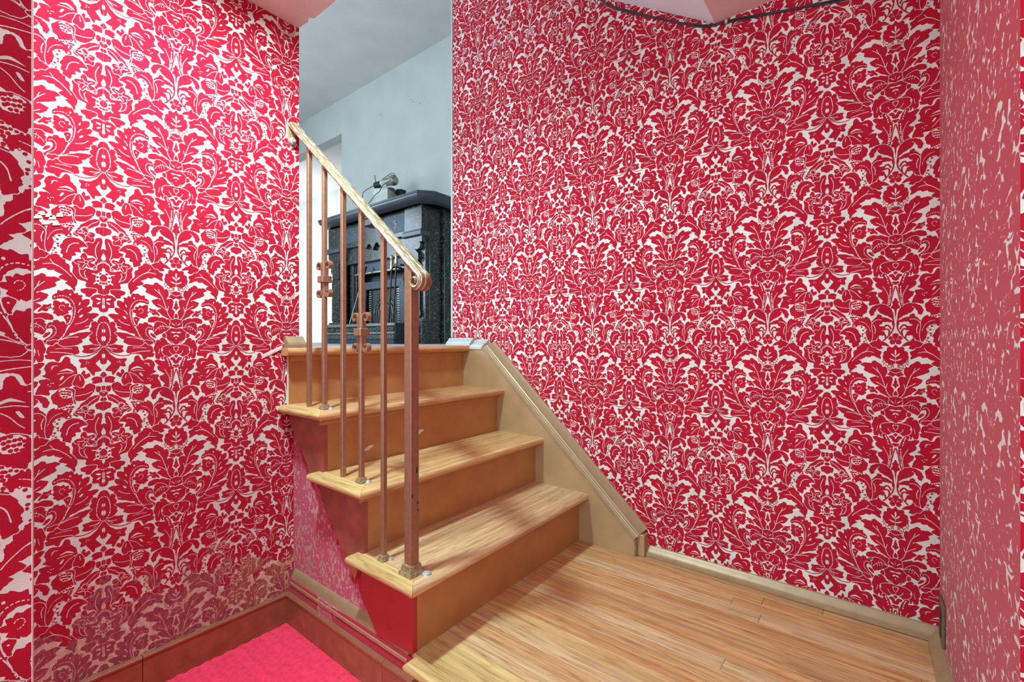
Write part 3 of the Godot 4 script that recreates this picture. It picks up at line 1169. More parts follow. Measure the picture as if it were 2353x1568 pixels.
func walls() -> void:
	# beside the stairs
	var right := struct("wall_right", boxed(Vector3(XR + 0.001, -0.3, -0.757), Vector3(1.02, 3.0, 1.17)), M.plaster, "long wall in red and cream damask paper running beside the stairs", "wall", 0.0)
	var cuts := [-0.757, 0.1842, 0.7215, 1.0434]
	for i in 3:
		wall_sheet(right, Vector3(XR, -0.02, cuts[i] + 0.0002), Vector3(XR + 0.001, 2.9, cuts[i + 1] - 0.0002), M.paper, {"plan": [2, 0.8003, 1.2152]})
	for p in [Vector3(XR - 0.0006, 0.172, 0.9), Vector3(XR - 0.0006, 0.122, 0.873)]:
		var hole := MB.new()
		hole.lathe(PackedVector2Array([Vector2(0, 0.0012), Vector2(0.003, 0.0009), Vector2(0.0045, 0.0)]), Transform3D(Basis(Vector3(0, 1, 0), Vector3(-1, 0, 0), Vector3(0, 0, 1)), p), 9)
		obj("nail_head", hole, M.outlet, right)
	# left of the doorway, with the browned strip at its foot
	var left := struct("wall_left", boxed(Vector3(-2.0, -0.3, -0.757), Vector3(0.0353, 3.4, ZL - 0.001)), M.plaster, "wall in bright red and white damask paper left of the stair opening", "wall", 0.0)
	for s in [[-2.0, -0.4699], [-0.4695, 0.0353]]:
		wall_sheet(left, Vector3(s[0], 0.42, ZL - 0.001), Vector3(s[1], CEIL, ZL), M.paper, {"plan": [0, LEFT_B, LEFT_TOP]})
	wall_sheet(left, Vector3(-2.0, -0.16, ZL - 0.001), Vector3(-0.662, 0.42, ZL), M.paper, {"plan": [0, LEFT_B, LEFT_TOP]})
	for s in [[-0.662, -0.4699], [-0.4695, 0.0353]]:
		wall_sheet(left, Vector3(s[0], -0.16, ZL - 0.001), Vector3(s[1], 0.42, ZL), M.paper_worn, {"rect": [0, WORN[0], WORN[1], WORN[2], WORN[3]]})
	# torn scrap by the near wall edge, paper curl above the stair end
	var scrap := MB.new()
	for k in 7:
		var x := -0.592 + 0.006 * k
		var y := 1.068 + 0.012 * sin(k * 2.3)
		scrap.prism(poly([x, y, x + 0.013, y + 0.003, x + 0.010, y + 0.012, x + 0.002, y + 0.009]), Transform3D(Basis(), Vector3(0, 0, ZL)), 0.002)
	obj("torn_paper", scrap, M.chip_white, left)
	var curl := MB.new()
	var fr := []
	for k in 9:
		var t := k / 8.0
		fr.append(Transform3D(Basis(Vector3(0, 0, 1), Vector3(0.25, 1, 0).normalized(), Vector3(-1, 0.25, 0).normalized()), Vector3(-0.024 - 0.062 * t, 0.762 - 0.03 * t, ZL + 0.004 * (1.0 - t))))
	curl.sweep(poly([0, -0.008, 0.0008, -0.008, 0.002, 0, 0.0008, 0.007, 0, 0.007]), fr)
	obj("lifted_paper", curl, M.pink, left, 30.0)
	# under the open side of the stairs
	var under := struct("wall_understair", understair_shape(0.05, 0.033), M.plaster, "small scuffed pink papered wall below the open side of the stairs", "wall", 0.0)
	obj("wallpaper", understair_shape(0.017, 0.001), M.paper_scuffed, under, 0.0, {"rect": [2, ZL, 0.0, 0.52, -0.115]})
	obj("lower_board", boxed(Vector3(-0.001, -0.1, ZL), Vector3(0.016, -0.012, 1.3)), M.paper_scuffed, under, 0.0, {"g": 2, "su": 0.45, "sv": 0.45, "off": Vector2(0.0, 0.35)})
	# the wall at the right, seen along its face
	var alcove := struct("wall_alcove", boxed(Vector3(0.089, -0.3, ZA + 0.001), Vector3(1.02, 1.9, 1.17)), M.plaster, "narrow red papered wall seen edge-on at the right of the picture", "wall", 0.0)
	wall_sheet(alcove, Vector3(0.089, -0.02, ZA), Vector3(XR, 1.9, ZA + 0.001), M.paper_deep, {"plan": [0, 0.72, 1.16]})
	wall_sheet(alcove, Vector3(0.088, -0.02, ZA), Vector3(0.089, 1.9, 1.17), M.paper, {"plan": [2, 1.02, 1.25]})
	# the near wall end at the left
	var near := struct("wall_near", boxed(Vector3(-2.0, -0.3, -0.13), Vector3(-0.6574, 1.9, 0.019)), M.plaster, "near wall end in dark red damask at the left picture edge", "wall", 0.0)
	wall_sheet(near, Vector3(-2.0, -0.16, 0.019), Vector3(-0.6574, CEIL, 0.02), M.paper, {"plan": [0, -0.7447, 0.979]})
	obj("corner_bead", boxed(Vector3(-0.6590, -0.16, 0.012), Vector3(-0.6560, CEIL, 0.0205), 0.0012), M.pink, near)
	# the rest of the hall, behind the camera
	struct("wall_hall_west", boxed(Vector3(-2.12, -0.3, -0.757), Vector3(-2.0, 1.9, 2.5)), M.plaster, "plain pale wall at the far left end of the hall", "wall", 0.0)
	struct("wall_hall_south", boxed(Vector3(-2.12, -0.3, 2.4), Vector3(1.02, 1.9, 2.52)), M.paper, "damask papered wall behind the camera", "wall", 0.0, {"plan": [0, 0.1, 1.0]})
	struct("wall_hall_east", boxed(Vector3(0.885, -0.3, 1.17), Vector3(1.02, 1.9, 2.4)), M.plaster, "plain pale wall behind the alcove at the right", "wall", 0.0)


# what lies below the treads, in the plane of the open side
func understair_shape(x: float, deep: float) -> MB:
	var mb := MB.new()
	var pts := [ZL, -0.3, 1.3, -0.3, 1.3, -0.027, -0.012, -0.027]
	for k in range(1, 4):
		pts.append_array([-(k - 1) * RUN - 0.02, k * RISE - 0.03, maxf(ZL, -k * RUN - 0.02), k * RISE - 0.03])
	mb.prism(poly(pts), plane_x(x), deep)
	return mb


func ceilings() -> void:
	# flat pink plaster with a broken edge over the stairwell
	var edge := [0.034, ZL, 0.036, -0.6, 0.039, -0.583, 0.031, -0.578, 0.031, -0.556, 0.042, -0.55, 0.043, -0.45, 0.040, -0.38, 0.044, -0.3, 0.038, -0.1, 0.041, 0.2, 0.04, 0.49]
	var pts := poly(edge + [XR, 0.49, XR, 2.4, -2.0, 2.4, -2.0, ZL])
	var mb := MB.new()
	mb.prism(pts, Transform3D(Basis(Vector3(1, 0, 0), Vector3(0, 0, 1), Vector3(0, -1, 0)), Vector3(0, CEIL + 0.016, 0)), 0.016)
	struct("ceiling", mb, M.pink, "flat pink plaster ceiling of the hall with a broken edge at the stairwell", "ceiling", 0.0)
	struct("ceiling_deck", boxed(Vector3(-2.0, CEIL + 0.016, ZL), Vector3(0.026, CEIL + 0.1, 2.4)), M.plaster, "boards above the pink hall ceiling", "ceiling", 0.0)
	# white soffit sloping up from the pink ceiling towards the upper room
	var sl := MB.new()
	sl.prism(poly([0.49, CEIL, 0.49, CEIL + 0.12, -0.757, 2.81, -0.757, 2.69]), plane_x(XR + 0.02), XR + 0.02 - 0.03)
	struct("ceiling_slope", sl, M.white_slope, "white soffit sloping up over the stairs from the pink ceiling", "ceiling", 0.0)
	struct("wall_stairwell", boxed(Vector3(0.012, CEIL + 0.016, ZL), Vector3(0.03, 3.0, 0.6)), M.plaster, "plaster side of the stairwell above the pink ceiling", "wall", 0.0)
	struct("wall_header", boxed(Vector3(0.0, 2.7, -0.757), Vector3(1.02, 3.45, ZL)), M.plaster, "plaster header above the stair opening", "wall", 0.0)


# ==================================================================== floors
func floors() -> void:
	# landing boards run towards the stairs
	var land := struct("floor", boxed(Vector3(0.0, -0.3, -0.01), Vector3(XR, -0.016, 1.3)), M.plaster, "oak board landing at the foot of the stairs", "floor", 0.0)
	var x := 0.0046
	var k := 0
	while x < XR - 0.005:
		var x1 := minf(x + 0.0515, XR)
		var z := -0.008
		while z < 1.28:
			var len := rng.randf_range(0.55, 1.35)
			var z1 := minf(1.3, z + len)
			if 1.3 - z1 < 0.15:
				z1 = 1.3
			var tone: int = [0, 3, 0, 1, 0, 2, 5, 1, 0, 5, 3, 1, 5, 0, 1, 5, 3, 1][k % 18]
			if k < 2:
				tone = 4
			var dip := rng.randf_range(0.0, 0.0005)
			obj("plank", boxed(Vector3(x + 0.0003, -0.016, z + 0.0003), Vector3(x1 - 0.0003, -dip, z1 - 0.0003), 0.0007), M.planks[tone], land, 0.0, {"g": 2, "su": 1.0, "sv": 0.32, "off": Vector2(rng.randf(), rng.randf())})
			z = z1
		x = x1
		k += 1
	var nb := MB.new()
	nb.bullnose(PackedVector2Array([Vector2(-0.036, 0.006), Vector2(0.0043, 0.006), Vector2(0.0043, 1.3), Vector2(-0.036, 1.3)]), [true, false, false, true], 0.0005, 0.024)
	obj("nosing_board", nb, M.planks[4], land, 40.0, {"g": 2, "su": 1.0, "sv": 0.32})
	# red carpet: rows of pulled loops, laid a little askew
	var cp := carpet_mesh()
	var co := MeshInstance3D.new()
	co.name = "carpet"
	co.mesh = cp
	co.material_override = M.carpet
	add_child(co)
	tag(co, "bright red ribbed loop carpet on the lower hall floor", "carpet")
	co.set_meta("kind", "stuff")
	struct("floor_hall", boxed(Vector3(-2.0, -0.3, ZL), Vector3(0.0, HALL - 0.02, 2.4)), M.plaster, "hall floor below the red carpet", "floor", 0.0)
	struct("floor_upper", upper_slab(), M.upper_floor, "pale floor of the upper room seen along its surface", "floor", 0.0)


func upper_slab() -> MB:
	var mb := boxed(Vector3(-2.0, UP - 0.1, -8.1), Vector3(3.6, UP - 0.0005, -0.757))
	mb.box(Vector3(0.0355, UP - 0.1, -0.757), Vector3(XR, UP - 0.0005, ZL - 0.02))
	return mb


func carpet_mesh() -> ArrayMesh:
	var wob := FastNoiseLite.new()
	wob.seed = 77
	wob.frequency = 9.0
	var fuzz := FastNoiseLite.new()
	fuzz.seed = 78
	fuzz.frequency = 130.0
	var x0 := -0.75
	var x1 := -0.012
	var z0 := ZL + 0.013
	var z1 := 0.15
	var st := 0.0021
	var nx := int((x1 - x0) / st)
	var nz := int((z1 - z0) / st)
	var P := PackedVector3Array()
	var I := PackedInt32Array()
	var a := deg_to_rad(20.0)
	for j in nz + 1:
		for i in nx + 1:
			var x := lerpf(x0, x1, float(i) / nx)
			var z := lerpf(z0, z1, float(j) / nz)
			var along := x * cos(a) + z * sin(a)
			var over := -x * sin(a) + z * cos(a) + 0.004 * wob.get_noise_2d(x, z)
			var row := over / 0.0112
			var id := floorf(row)
			var f := row - id
			var rib := pow(sin(f * PI), 0.6)
			var loop := 0.5 + 0.5 * sin(along / 0.026 * TAU + id * 2.4 + f * 3.5)
			var y := HALL - 0.002 + 0.006 * rib * (0.72 + 0.28 * loop) + 0.0012 * fuzz.get_noise_2d(x, z) + 0.003 * wob.get_noise_2d(x * 0.5, z * 0.5)
			P.append(Vector3(x, y, z))
	for j in nz:
		for i in nx:
			var q := j * (nx + 1) + i
			I.append_array([q, q + 1, q + nx + 1, q + 1, q + nx + 2, q + nx + 1])
	var N := PackedVector3Array()
	N.resize(P.size())
	for j in nz + 1:
		for i in nx + 1:
			var l := P[j * (nx + 1) + maxi(i - 1, 0)]
			var r := P[j * (nx + 1) + mini(i + 1, nx)]
			var d := P[maxi(j - 1, 0) * (nx + 1) + i]
			var u := P[mini(j + 1, nz) * (nx + 1) + i]
			N[j * (nx + 1) + i] = (u - d).cross(r - l).normalized()
	# the rest of the hall, out of the picture, flat
	var m := ArrayMesh.new()
	var arr := []
	arr.resize(Mesh.ARRAY_MAX)
	arr[Mesh.ARRAY_VERTEX] = P
	arr[Mesh.ARRAY_NORMAL] = N
	arr[Mesh.ARRAY_INDEX] = I
	m.add_surface_from_arrays(Mesh.PRIMITIVE_TRIANGLES, arr)
	var flat := MB.new()
	flat.box(Vector3(-2.0, HALL - 0.012, z0), Vector3(x0, HALL + 0.002, 2.4))
	flat.box(Vector3(x0, HALL - 0.012, z1), Vector3(x1, HALL + 0.002, 2.4))
	m.add_surface_from_arrays(Mesh.PRIMITIVE_TRIANGLES, flat.mesh(0.0).surface_get_arrays(0))
	return m


# ==================================================================== upper room
func upper_room() -> void:
	var xw := 1.92
	# fireplace wall with an opening at its far end
	var yl := 2.96
	var zj := -3.456
	struct("wall_fireplace", boxed(Vector3(xw, UP, zj), Vector3(xw + 0.12, 3.35, -0.757)), M.upper_wall, "pale blue-green wall behind the black fireplace", "wall", 0.0)
	struct("wall_lintel", boxed(Vector3(xw, yl, -4.9), Vector3(xw + 0.12, 3.35, zj)), M.upper_wall, "wall above the opening left of the fireplace", "wall", 0.0)
	struct("wall_upper_north", boxed(Vector3(-1.8, UP, -5.02), Vector3(2.04, 3.35, -4.9)), M.upper_wall, "end wall of the upper room", "wall", 0.0)
	struct("wall_upper_west", boxed(Vector3(-1.76, UP, -5.0), Vector3(-1.64, 3.35, -0.757)), M.upper_wall, "window wall of the upper room", "wall", 0.0)
	struct("wall_upper_south", boxed(Vector3(1.02, UP, -0.757), Vector3(3.6, 3.35, -0.64)), M.upper_wall, "wall of the upper room beside the stair opening", "wall", 0.0)
	struct("wall_next_room", boxed(Vector3(3.45, UP, -8.0), Vector3(3.6, 3.35, -0.64)), M.upper_wall, "bright wall of the next room seen through the opening", "wall", 0.0)
	struct("wall_next_north", boxed(Vector3(1.9, UP, -8.1), Vector3(3.6, 3.35, -8.0)), M.upper_wall, "end wall of the next room", "wall", 0.0)
	struct("wall_next_west", boxed(Vector3(1.92, UP, -8.0), Vector3(2.04, 3.35, -4.9)), M.upper_wall, "side wall of the next room beyond the opening", "wall", 0.0)
	struct("ceiling_upper", boxed(Vector3(-1.8, 3.32, -8.1), Vector3(3.6, 3.45, -0.757)), M.upper_ceiling, "grey-white ceiling of the upper room", "ceiling", 0.0)
	var op := thing("outlet", "white wall outlet plate low on the next room's wall", "outlet", Vector3(3.45, 1.2584, -6.784))
	obj("plate", boxed(Vector3(-0.006, -0.06, -0.04), Vector3(0.0, 0.06, 0.04), 0.003), M.trim_white, op)
	obj("socket", boxed(Vector3(-0.008, 0.008, -0.016), Vector3(-0.005, 0.04, 0.016), 0.002), M.white_card, op)
	obj("socket", boxed(Vector3(-0.008, -0.04, -0.016), Vector3(-0.005, -0.008, 0.016), 0.002), M.white_card, op)
	# old screw holes in the fireplace wall
	for p in [[2.9521, -2.3401], [2.9228, -2.3102], [2.8771, -2.2163], [2.9506, -2.7822]]:
		var hole := MB.new()
		hole.lathe(PackedVector2Array([Vector2(0, 0.002), Vector2(0.006, 0.001), Vector2(0.007, 0.0)]), Transform3D(Basis(Vector3(0, 1, 0), Vector3(-1, 0, 0), Vector3(0, 0, 1)), Vector3(xw, p[0], p[1])), 8)
		obj("screw_plug", hole, M.steel, get_node("wall_fireplace"))



# ==================================================================== trim
func skirting_and_trim() -> void:
	# board along the wall side of the stairs, with its moulded cap
	var sk := thing("stair_skirting", "gold-brown painted skirting board climbing the damask wall beside the treads", "skirting board")
	var mb := MB.new()
	var yt := 0.0636 + 0.934 * (0.2287 + 0.5058)
	mb.prism(poly([0.2287, 0.0, 0.2287, 0.0636, -0.5058, yt, -0.64, yt, -0.64, 0.0]), plane_x(XR), XR - XK, 0.0008)
	obj("board", mb, M.skirt, sk, 20.0)
	var cap := MB.new()
	var prof := PackedVector2Array()
	for p in [[-0.006, -0.004], [-0.006, 0.004], [-0.001, 0.007], [0.0, 0.010], [0.004, 0.011], [0.006, 0.015], [0.011, 0.016], [0.014, 0.020], [0.024, 0.024], [0.036, 0.033], [0.042, 0.037], [0.047, 0.042], [XR - XK, 0.043], [XR - XK, -0.004]]:
		prof.append(Vector2(p[0], p[1]))
	var dir := Vector3(0, 0.934, -1).normalized()
	var nor := Vector3(0, 1, 0.934).normalized()
	var b := Basis(Vector3(1, 0, 0), nor, Vector3(1, 0, 0).cross(nor))
	var p0 := Vector3(XK, 0.0636, 0.2287)
	var p1 := Vector3(XK, yt, -0.5058)
	# the foot is cut plumb, the head mitred
	cap.sweep(prof, [Transform3D(b, p0 - dir * 0.0), Transform3D(b, p1)])
	obj("cap_moulding", cap, M.trim_gold, sk, 25.0)
	var head := MB.new()
	var hb := Basis(Vector3(1, 0, 0), Vector3(0, 1, 0), Vector3(0, 0, 1))
	head.sweep(prof, [Transform3D(hb, Vector3(XK, yt - 0.002, -0.588)), Transform3D(hb, Vector3(XK, yt - 0.002, -0.512))])
	obj("head_moulding", head, M.trim_white, sk, 25.0)
	obj("foot_block", boxed(Vector3(0.848, 0.0, 0.2295), Vector3(XR, 0.078, 0.2585), 0.002), M.skirt, sk)
	obj("foot_end", boxed(Vector3(XK + 0.001, 0.0, 0.2287), Vector3(0.846, 0.064, 0.233), 0.001), M.collar, sk)
	# baseboards
	var bp := PackedVector2Array()
	for p in [[0.0, 0.0], [0.0, 0.0105], [0.0035, 0.0125], [0.006, 0.0135], [0.011, 0.0185], [0.0175, 0.0285], [0.021, 0.0325], [0.0255, 0.034], [0.0255, 0.0]]:
		bp.append(Vector2(p[0], p[1]))
	var br := MB.new()
	br.sweep(bp, [Transform3D(Basis(), Vector3(XR - 0.0255, 0.0015, 0.2587)), Transform3D(Basis(), Vector3(XR - 0.0255, 0.0015, ZA - 0.0005))])
	struct("baseboard_right", br, M.trim_gold, "low gold baseboard along the damask wall beside the landing", "baseboard", 25.0)
	var ba := MB.new()
	var ab := Basis(Vector3(0, 0, 1), Vector3(0, 1, 0), Vector3(-1, 0, 0))
	ba.sweep(bp, [Transform3D(ab, Vector3(XR - 0.002, 0.0015, ZA - 0.0255)), Transform3D(ab, Vector3(0.088, 0.0015, ZA - 0.0255))])
	struct("baseboard_alcove", ba, M.trim_gold, "low gold baseboard running along the edge-on wall at the right", "baseboard", 25.0)
	var hall := PackedVector2Array()
	for p in [[0.0, 0.0], [0.0, 0.088], [-0.002, 0.0915], [-0.002, 0.096], [0.0, 0.0985], [0.012, 0.0995], [0.012, 0.0]]:
		hall.append(Vector2(p[0], p[1]))
	var bl := MB.new()
	var lb := Basis(Vector3(0, 0, -1), Vector3(0, 1, 0), Vector3(1, 0, 0))
	bl.sweep(hall, [Transform3D(lb, Vector3(-2.0, HALL, ZL + 0.0125)), Transform3D(lb, Vector3(-0.394, HALL, ZL + 0.0125))])
	var left := struct("baseboard_left", bl, M.base_brown, "brown painted baseboard below the bright damask wall by the carpet", "baseboard", 25.0)
	var bl2 := MB.new()
	bl2.sweep(hall, [Transform3D(lb, Vector3(-0.3925, HALL, ZL + 0.0125)), Transform3D(lb, Vector3(-0.002, HALL, ZL + 0.0125))])
	obj("board", bl2, M.base_brown, left, 25.0)
	var bu := MB.new()
	bu.sweep(hall, [Transform3D(Basis(), Vector3(-0.0135, HALL, ZL + 0.002)), Transform3D(Basis(), Vector3(-0.0135, HALL, -0.55))])
	var under := struct("baseboard_understair", bu, M.base_brown, "brown painted baseboard along the carpet edge below the stairs", "baseboard", 25.0)
	for s in [[-0.5488, -0.105], [-0.1038, 1.3]]:
		var m2 := MB.new()
		m2.sweep(hall, [Transform3D(Basis(), Vector3(-0.0135, HALL, s[0])), Transform3D(Basis(), Vector3(-0.0135, HALL, s[1]))])
		obj("board", m2, M.base_brown, under, 25.0)
	# gold cove on the old base below the stairs
	var cv := MB.new()
	cv.sweep(poly([-0.003, -0.030, -0.003, -0.022, 0.001, -0.018, 0.004, -0.006, 0.008, 0.006, 0.012, 0.014, 0.0165, 0.019, 0.0165, -0.030]), [Transform3D(Basis(), Vector3(0, 0, ZL + 0.012)), Transform3D(Basis(), Vector3(0, 0, -0.02))])
	struct("trim_1", cv, M.trim_gold, "short gold cove moulding on the pink wall under the stairs", "moulding", 25.0)
	# ends of the upper room's baseboard on both sides of the opening
	var up := PackedVector2Array()
	for p in [[0.0, 0.0], [0.0, 0.011], [0.004, 0.013], [0.005, 0.017], [0.012, 0.022], [0.019, 0.030], [0.024, 0.036], [0.03, 0.0375], [0.034, 0.0375], [0.034, 0.0]]:
		up.append(Vector2(p[0], p[1]))
	var e1 := MB.new()
	e1.sweep(up, [Transform3D(lb, Vector3(-0.016, UP + 0.0005, ZL + 0.034)), Transform3D(lb, Vector3(0.0445, UP + 0.0005, ZL + 0.034))])
	struct("trim_2", e1, M.trim_gold, "short gold baseboard end at the wall left of the top step", "moulding", 25.0)
	var e2 := MB.new()
	e2.sweep(up, [Transform3D(Basis(), Vector3(XR - 0.034, UP + 0.0005, -0.772)), Transform3D(Basis(), Vector3(XR - 0.034, UP + 0.0005, -0.607))])
	struct("trim_3", e2, M.trim_white, "short white baseboard end at the wall right of the top step", "moulding", 25.0)
	struct("trim_4", boxed(Vector3(XR - 0.003, UP + 0.04, -0.768), Vector3(XR + 0.03, 2.72, -0.7565), 0.002), M.trim_white, "thin pale strip down the end of the damask wall at the opening", "trim", 0.0)


# ==================================================================== stairs
func staircase() -> void:
	var st := thing("staircase", "short wooden staircase of four risers painted gold-brown with oak treads", "staircase")
	for k in range(1, 5):
		var zf := -(k - 1) * RUN          # riser face
		var y := k * RISE
		var top := k == 4
		# riser and the cove under the nosing
		obj("riser", boxed(Vector3(0.0006 if not top else -0.004, (k - 1) * RISE - 0.003, zf - 0.018 if not top else ZL + 0.0004), Vector3(XK, y - 0.02, zf), 0.0008), M.riser, st)
		var cove := MB.new()
		cove.sweep(poly([0.0, 0.0, 0.0, -0.019, 0.004, -0.019, 0.006, -0.0165, 0.008, -0.010, 0.015, -0.006, 0.018, -0.0045, 0.018, 0.0]), [Transform3D(Basis(Vector3(0, 0, 1), Vector3(0, 1, 0), Vector3(-1, 0, 0)), Vector3(XK, y - 0.0255, zf)), Transform3D(Basis(Vector3(0, 0, 1), Vector3(0, 1, 0), Vector3(-1, 0, 0)), Vector3(-0.012 if not top else 0.0, y - 0.0255, zf))])
		obj("cove", cove, M.riser, st, 25.0)
		if top:
			var tn := MB.new()
			tn.bullnose(PackedVector2Array([Vector2(-0.026, zf + NOSE), Vector2(XK + 0.02, zf + NOSE), Vector2(XK + 0.02, zf - 0.06), Vector2(-0.026, zf - 0.06)]), [true, false, false, false], y, 0.026)
			obj("top_nosing", tn, M.planks[5], st, 40.0, {"g": 0, "su": 1.0, "sv": 0.32, "off": Vector2(0.3, 0.1)})
			continue
		var zb := -k * RUN
		var mi := 0.012
		var f := zf + NOSE
		var mt := MB.new()
		mt.bullnose(PackedVector2Array([Vector2(-OVER + 0.0004, f), Vector2(XK, f), Vector2(XK, zb), Vector2(mi, zb), Vector2(mi, f - mi - OVER)]), [true, false, false, false, false], y, 0.026)
		obj("tread", mt, M.planks[[0, 2, 1][k - 1]], st, 40.0, {"g": 0, "su": 1.0, "sv": 0.32, "off": Vector2(0.37 * k, 0.21 * k)})
		var rt := MB.new()
		rt.bullnose(PackedVector2Array([Vector2(-OVER, f - 0.0006), Vector2(mi - 0.0005, f - mi - OVER - 0.0002), Vector2(mi - 0.0005, zb - 0.0005), Vector2(-0.0008, zb - 0.0005), Vector2(-0.0008, zb - 0.032), Vector2(-OVER, zb - 0.032)]), [false, false, false, false, true, true], y, 0.026)
		obj("return_nosing", rt, M.planks[4], st, 40.0, {"g": 2, "su": 1.0, "sv": 0.32, "off": Vector2(0.21 * k, 0.4)})
		var sc := MB.new()
		sc.sweep(poly([0.0, 0.0, 0.0, -0.012, -0.006, -0.010, -0.012, 0.0]), [Transform3D(Basis(), Vector3(0.0, y - 0.0255, zb)), Transform3D(Basis(), Vector3(0.0, y - 0.0255, zf + 0.010))])
		obj("return_cove", sc, M.panel_brown if k > 1 else M.panel_red, st, 25.0)
	# end panels of the three open steps, cut along the slope of the flight
	var slope := 1.072
	var low := func(z: float) -> float: return -0.0102 - (z + 0.1446) * slope
	for k in range(1, 4):
		var za := -(k - 1) * RUN + 0.0004
		var zb := -k * RUN - (0.014 if k > 1 else 0.008)
		zb = maxf(zb, ZL + 0.002)
		var pts := PackedVector2Array()
		pts.append(Vector2(za, k * RISE - 0.024))
		pts.append(Vector2(za, maxf((k - 1) * RISE, -0.002) - (0.0 if k == 1 else 0.02)))
		if k == 1:
			pts.append(Vector2(-0.1446, -0.0102))
		else:
			var zc: float = za - 0.012
			pts.append(Vector2(zc, (k - 1) * RISE - 0.024))
			var yc: float = low.call(zc - 0.03)
			pts.append(Vector2(zc - 0.03, minf(yc, (k - 1) * RISE - 0.024)))
		pts.append(Vector2(zb, minf(low.call(zb), k * RISE - 0.03)))
		pts.append(Vector2(zb, k * RISE - 0.024))
		var pm := MB.new()
		pm.prism(pts, plane_x(0.0155), 0.0155 + (0.0004 if k == 1 else -0.0002), 0.0004)
		obj("end_panel", pm, M.panel_red if k == 1 else M.panel_brown, st, 0.0)
	# strip of plaster behind the end panel of the top riser
	obj("end_strip", boxed(Vector3(-0.0065, 3 * RISE, ZL + 0.0002), Vector3(-0.0041, 4 * RISE - 0.026, -3 * RUN + 0.0005)), M.plaster, st, 0.0)
	# bare spots in the paint of the risers
	for c in [[0.1633, 0.4243, -2 * RUN, 0.0165], [0.3829, 0.4436, -2 * RUN, 0.0155]]:
		var m := MB.new()
		m.prism(poly([c[0] - c[3] * 1.1, c[1] - 0.006, c[0] - 0.003, c[1] - 0.008, c[0] + 0.004, c[1] - 0.002, c[0] + c[3], c[1] + 0.001, c[0] + c[3] * 1.05, c[1] + 0.008, c[0], c[1] + 0.009, c[0] - 0.008, c[1] + 0.003, c[0] - c[3], c[1] + 0.001]), Transform3D(Basis(), Vector3(0, 0, c[2])), 0.0004)
		obj("bare_spot", m, M.chip_white, st, 0.0)


# ==================================================================== railing
func square_bar(w: float, foot: Vector3, top: float) -> MB:
	return boxed(foot + Vector3(-w / 2, 0, -w / 2), Vector3(foot.x + w / 2, top, foot.z + w / 2), 0.0012)


func foot_collar(mb: MB, at: Vector3, w: float) -> void:
	# stepped shoe: plate, then a waisted block
	mb.box(at + Vector3(-w, 0, -w), at + Vector3(w, w * 0.42, w), 0.0012)
	var steps := [[0.84, 0.42], [0.78, 0.60], [0.72, 1.05], [0.62, 1.15], [0.50, 1.16]]
	for s in steps.size() - 1:
		var a: float = steps[s][0] * w
		var b: float = steps[s + 1][0] * w
		var y0: float = at.y + steps[s][1] * w
		var y1: float = at.y + steps[s + 1][1] * w
		var lo := [Vector3(-a, y0, -a), Vector3(a, y0, -a), Vector3(a, y0, a), Vector3(-a, y0, a)]
		var hi := [Vector3(-b, y1, -b), Vector3(b, y1, -b), Vector3(b, y1, b), Vector3(-b, y1, b)]
		for i in 4:
			var j := (i + 1) % 4
			var o := Vector3(at.x, 0, at.z)
			mb.quad(o + lo[j], o + lo[i], o + hi[i], o + hi[j])


func bolt_head(at: Vector3, r: float) -> MB:
	var mb := MB.new()
	mb.lathe(PackedVector2Array([Vector2(0, 0.0075), Vector2(r * 0.45, 0.007), Vector2(r * 0.5, 0.005), Vector2(r * 0.85, 0.0045), Vector2(r, 0.002), Vector2(r * 1.02, 0.0)]), Transform3D(Basis(), at), 14)
	return mb


func c_scroll(at: Vector3, side: float, up: float) -> MB:
	# flat bar leaving the collar along the baluster, bending out and curling into an eye
	var path := PackedVector2Array()
	var foot := Vector2(side * 0.0095, up * 0.011)
	path.append(foot)
	path.append(foot + Vector2(side * 0.0005, up * 0.010))
	path.append(foot + Vector2(side * 0.001, up * 0.022))
	var c := foot + Vector2(side * 0.0165, up * 0.030)
	for i in 15:
		var t := i / 14.0
		var a := PI - t * TAU * 0.93
		var r := lerpf(0.0155, 0.0052, t)
		path.append(c + Vector2(cos(a) * r * side, sin(a) * r * up))
	path = smooth_open(path, 3)
	var mb := MB.new()
	var fr := []
	for i in path.size():
		var t2 := (path[mini(i + 1, path.size() - 1)] - path[maxi(i - 1, 0)]).normalized()
		var t3 := Vector3(0, t2.y, t2.x)
		var x := Vector3(1, 0, 0)
		fr.append(Transform3D(Basis(x, t3.cross(x), t3), at + Vector3(0, path[i].y, path[i].x)))
	mb.sweep(poly([-0.0065, -0.0024, 0.0065, -0.0024, 0.0065, 0.0024, -0.0065, 0.0024]), fr)
	return mb


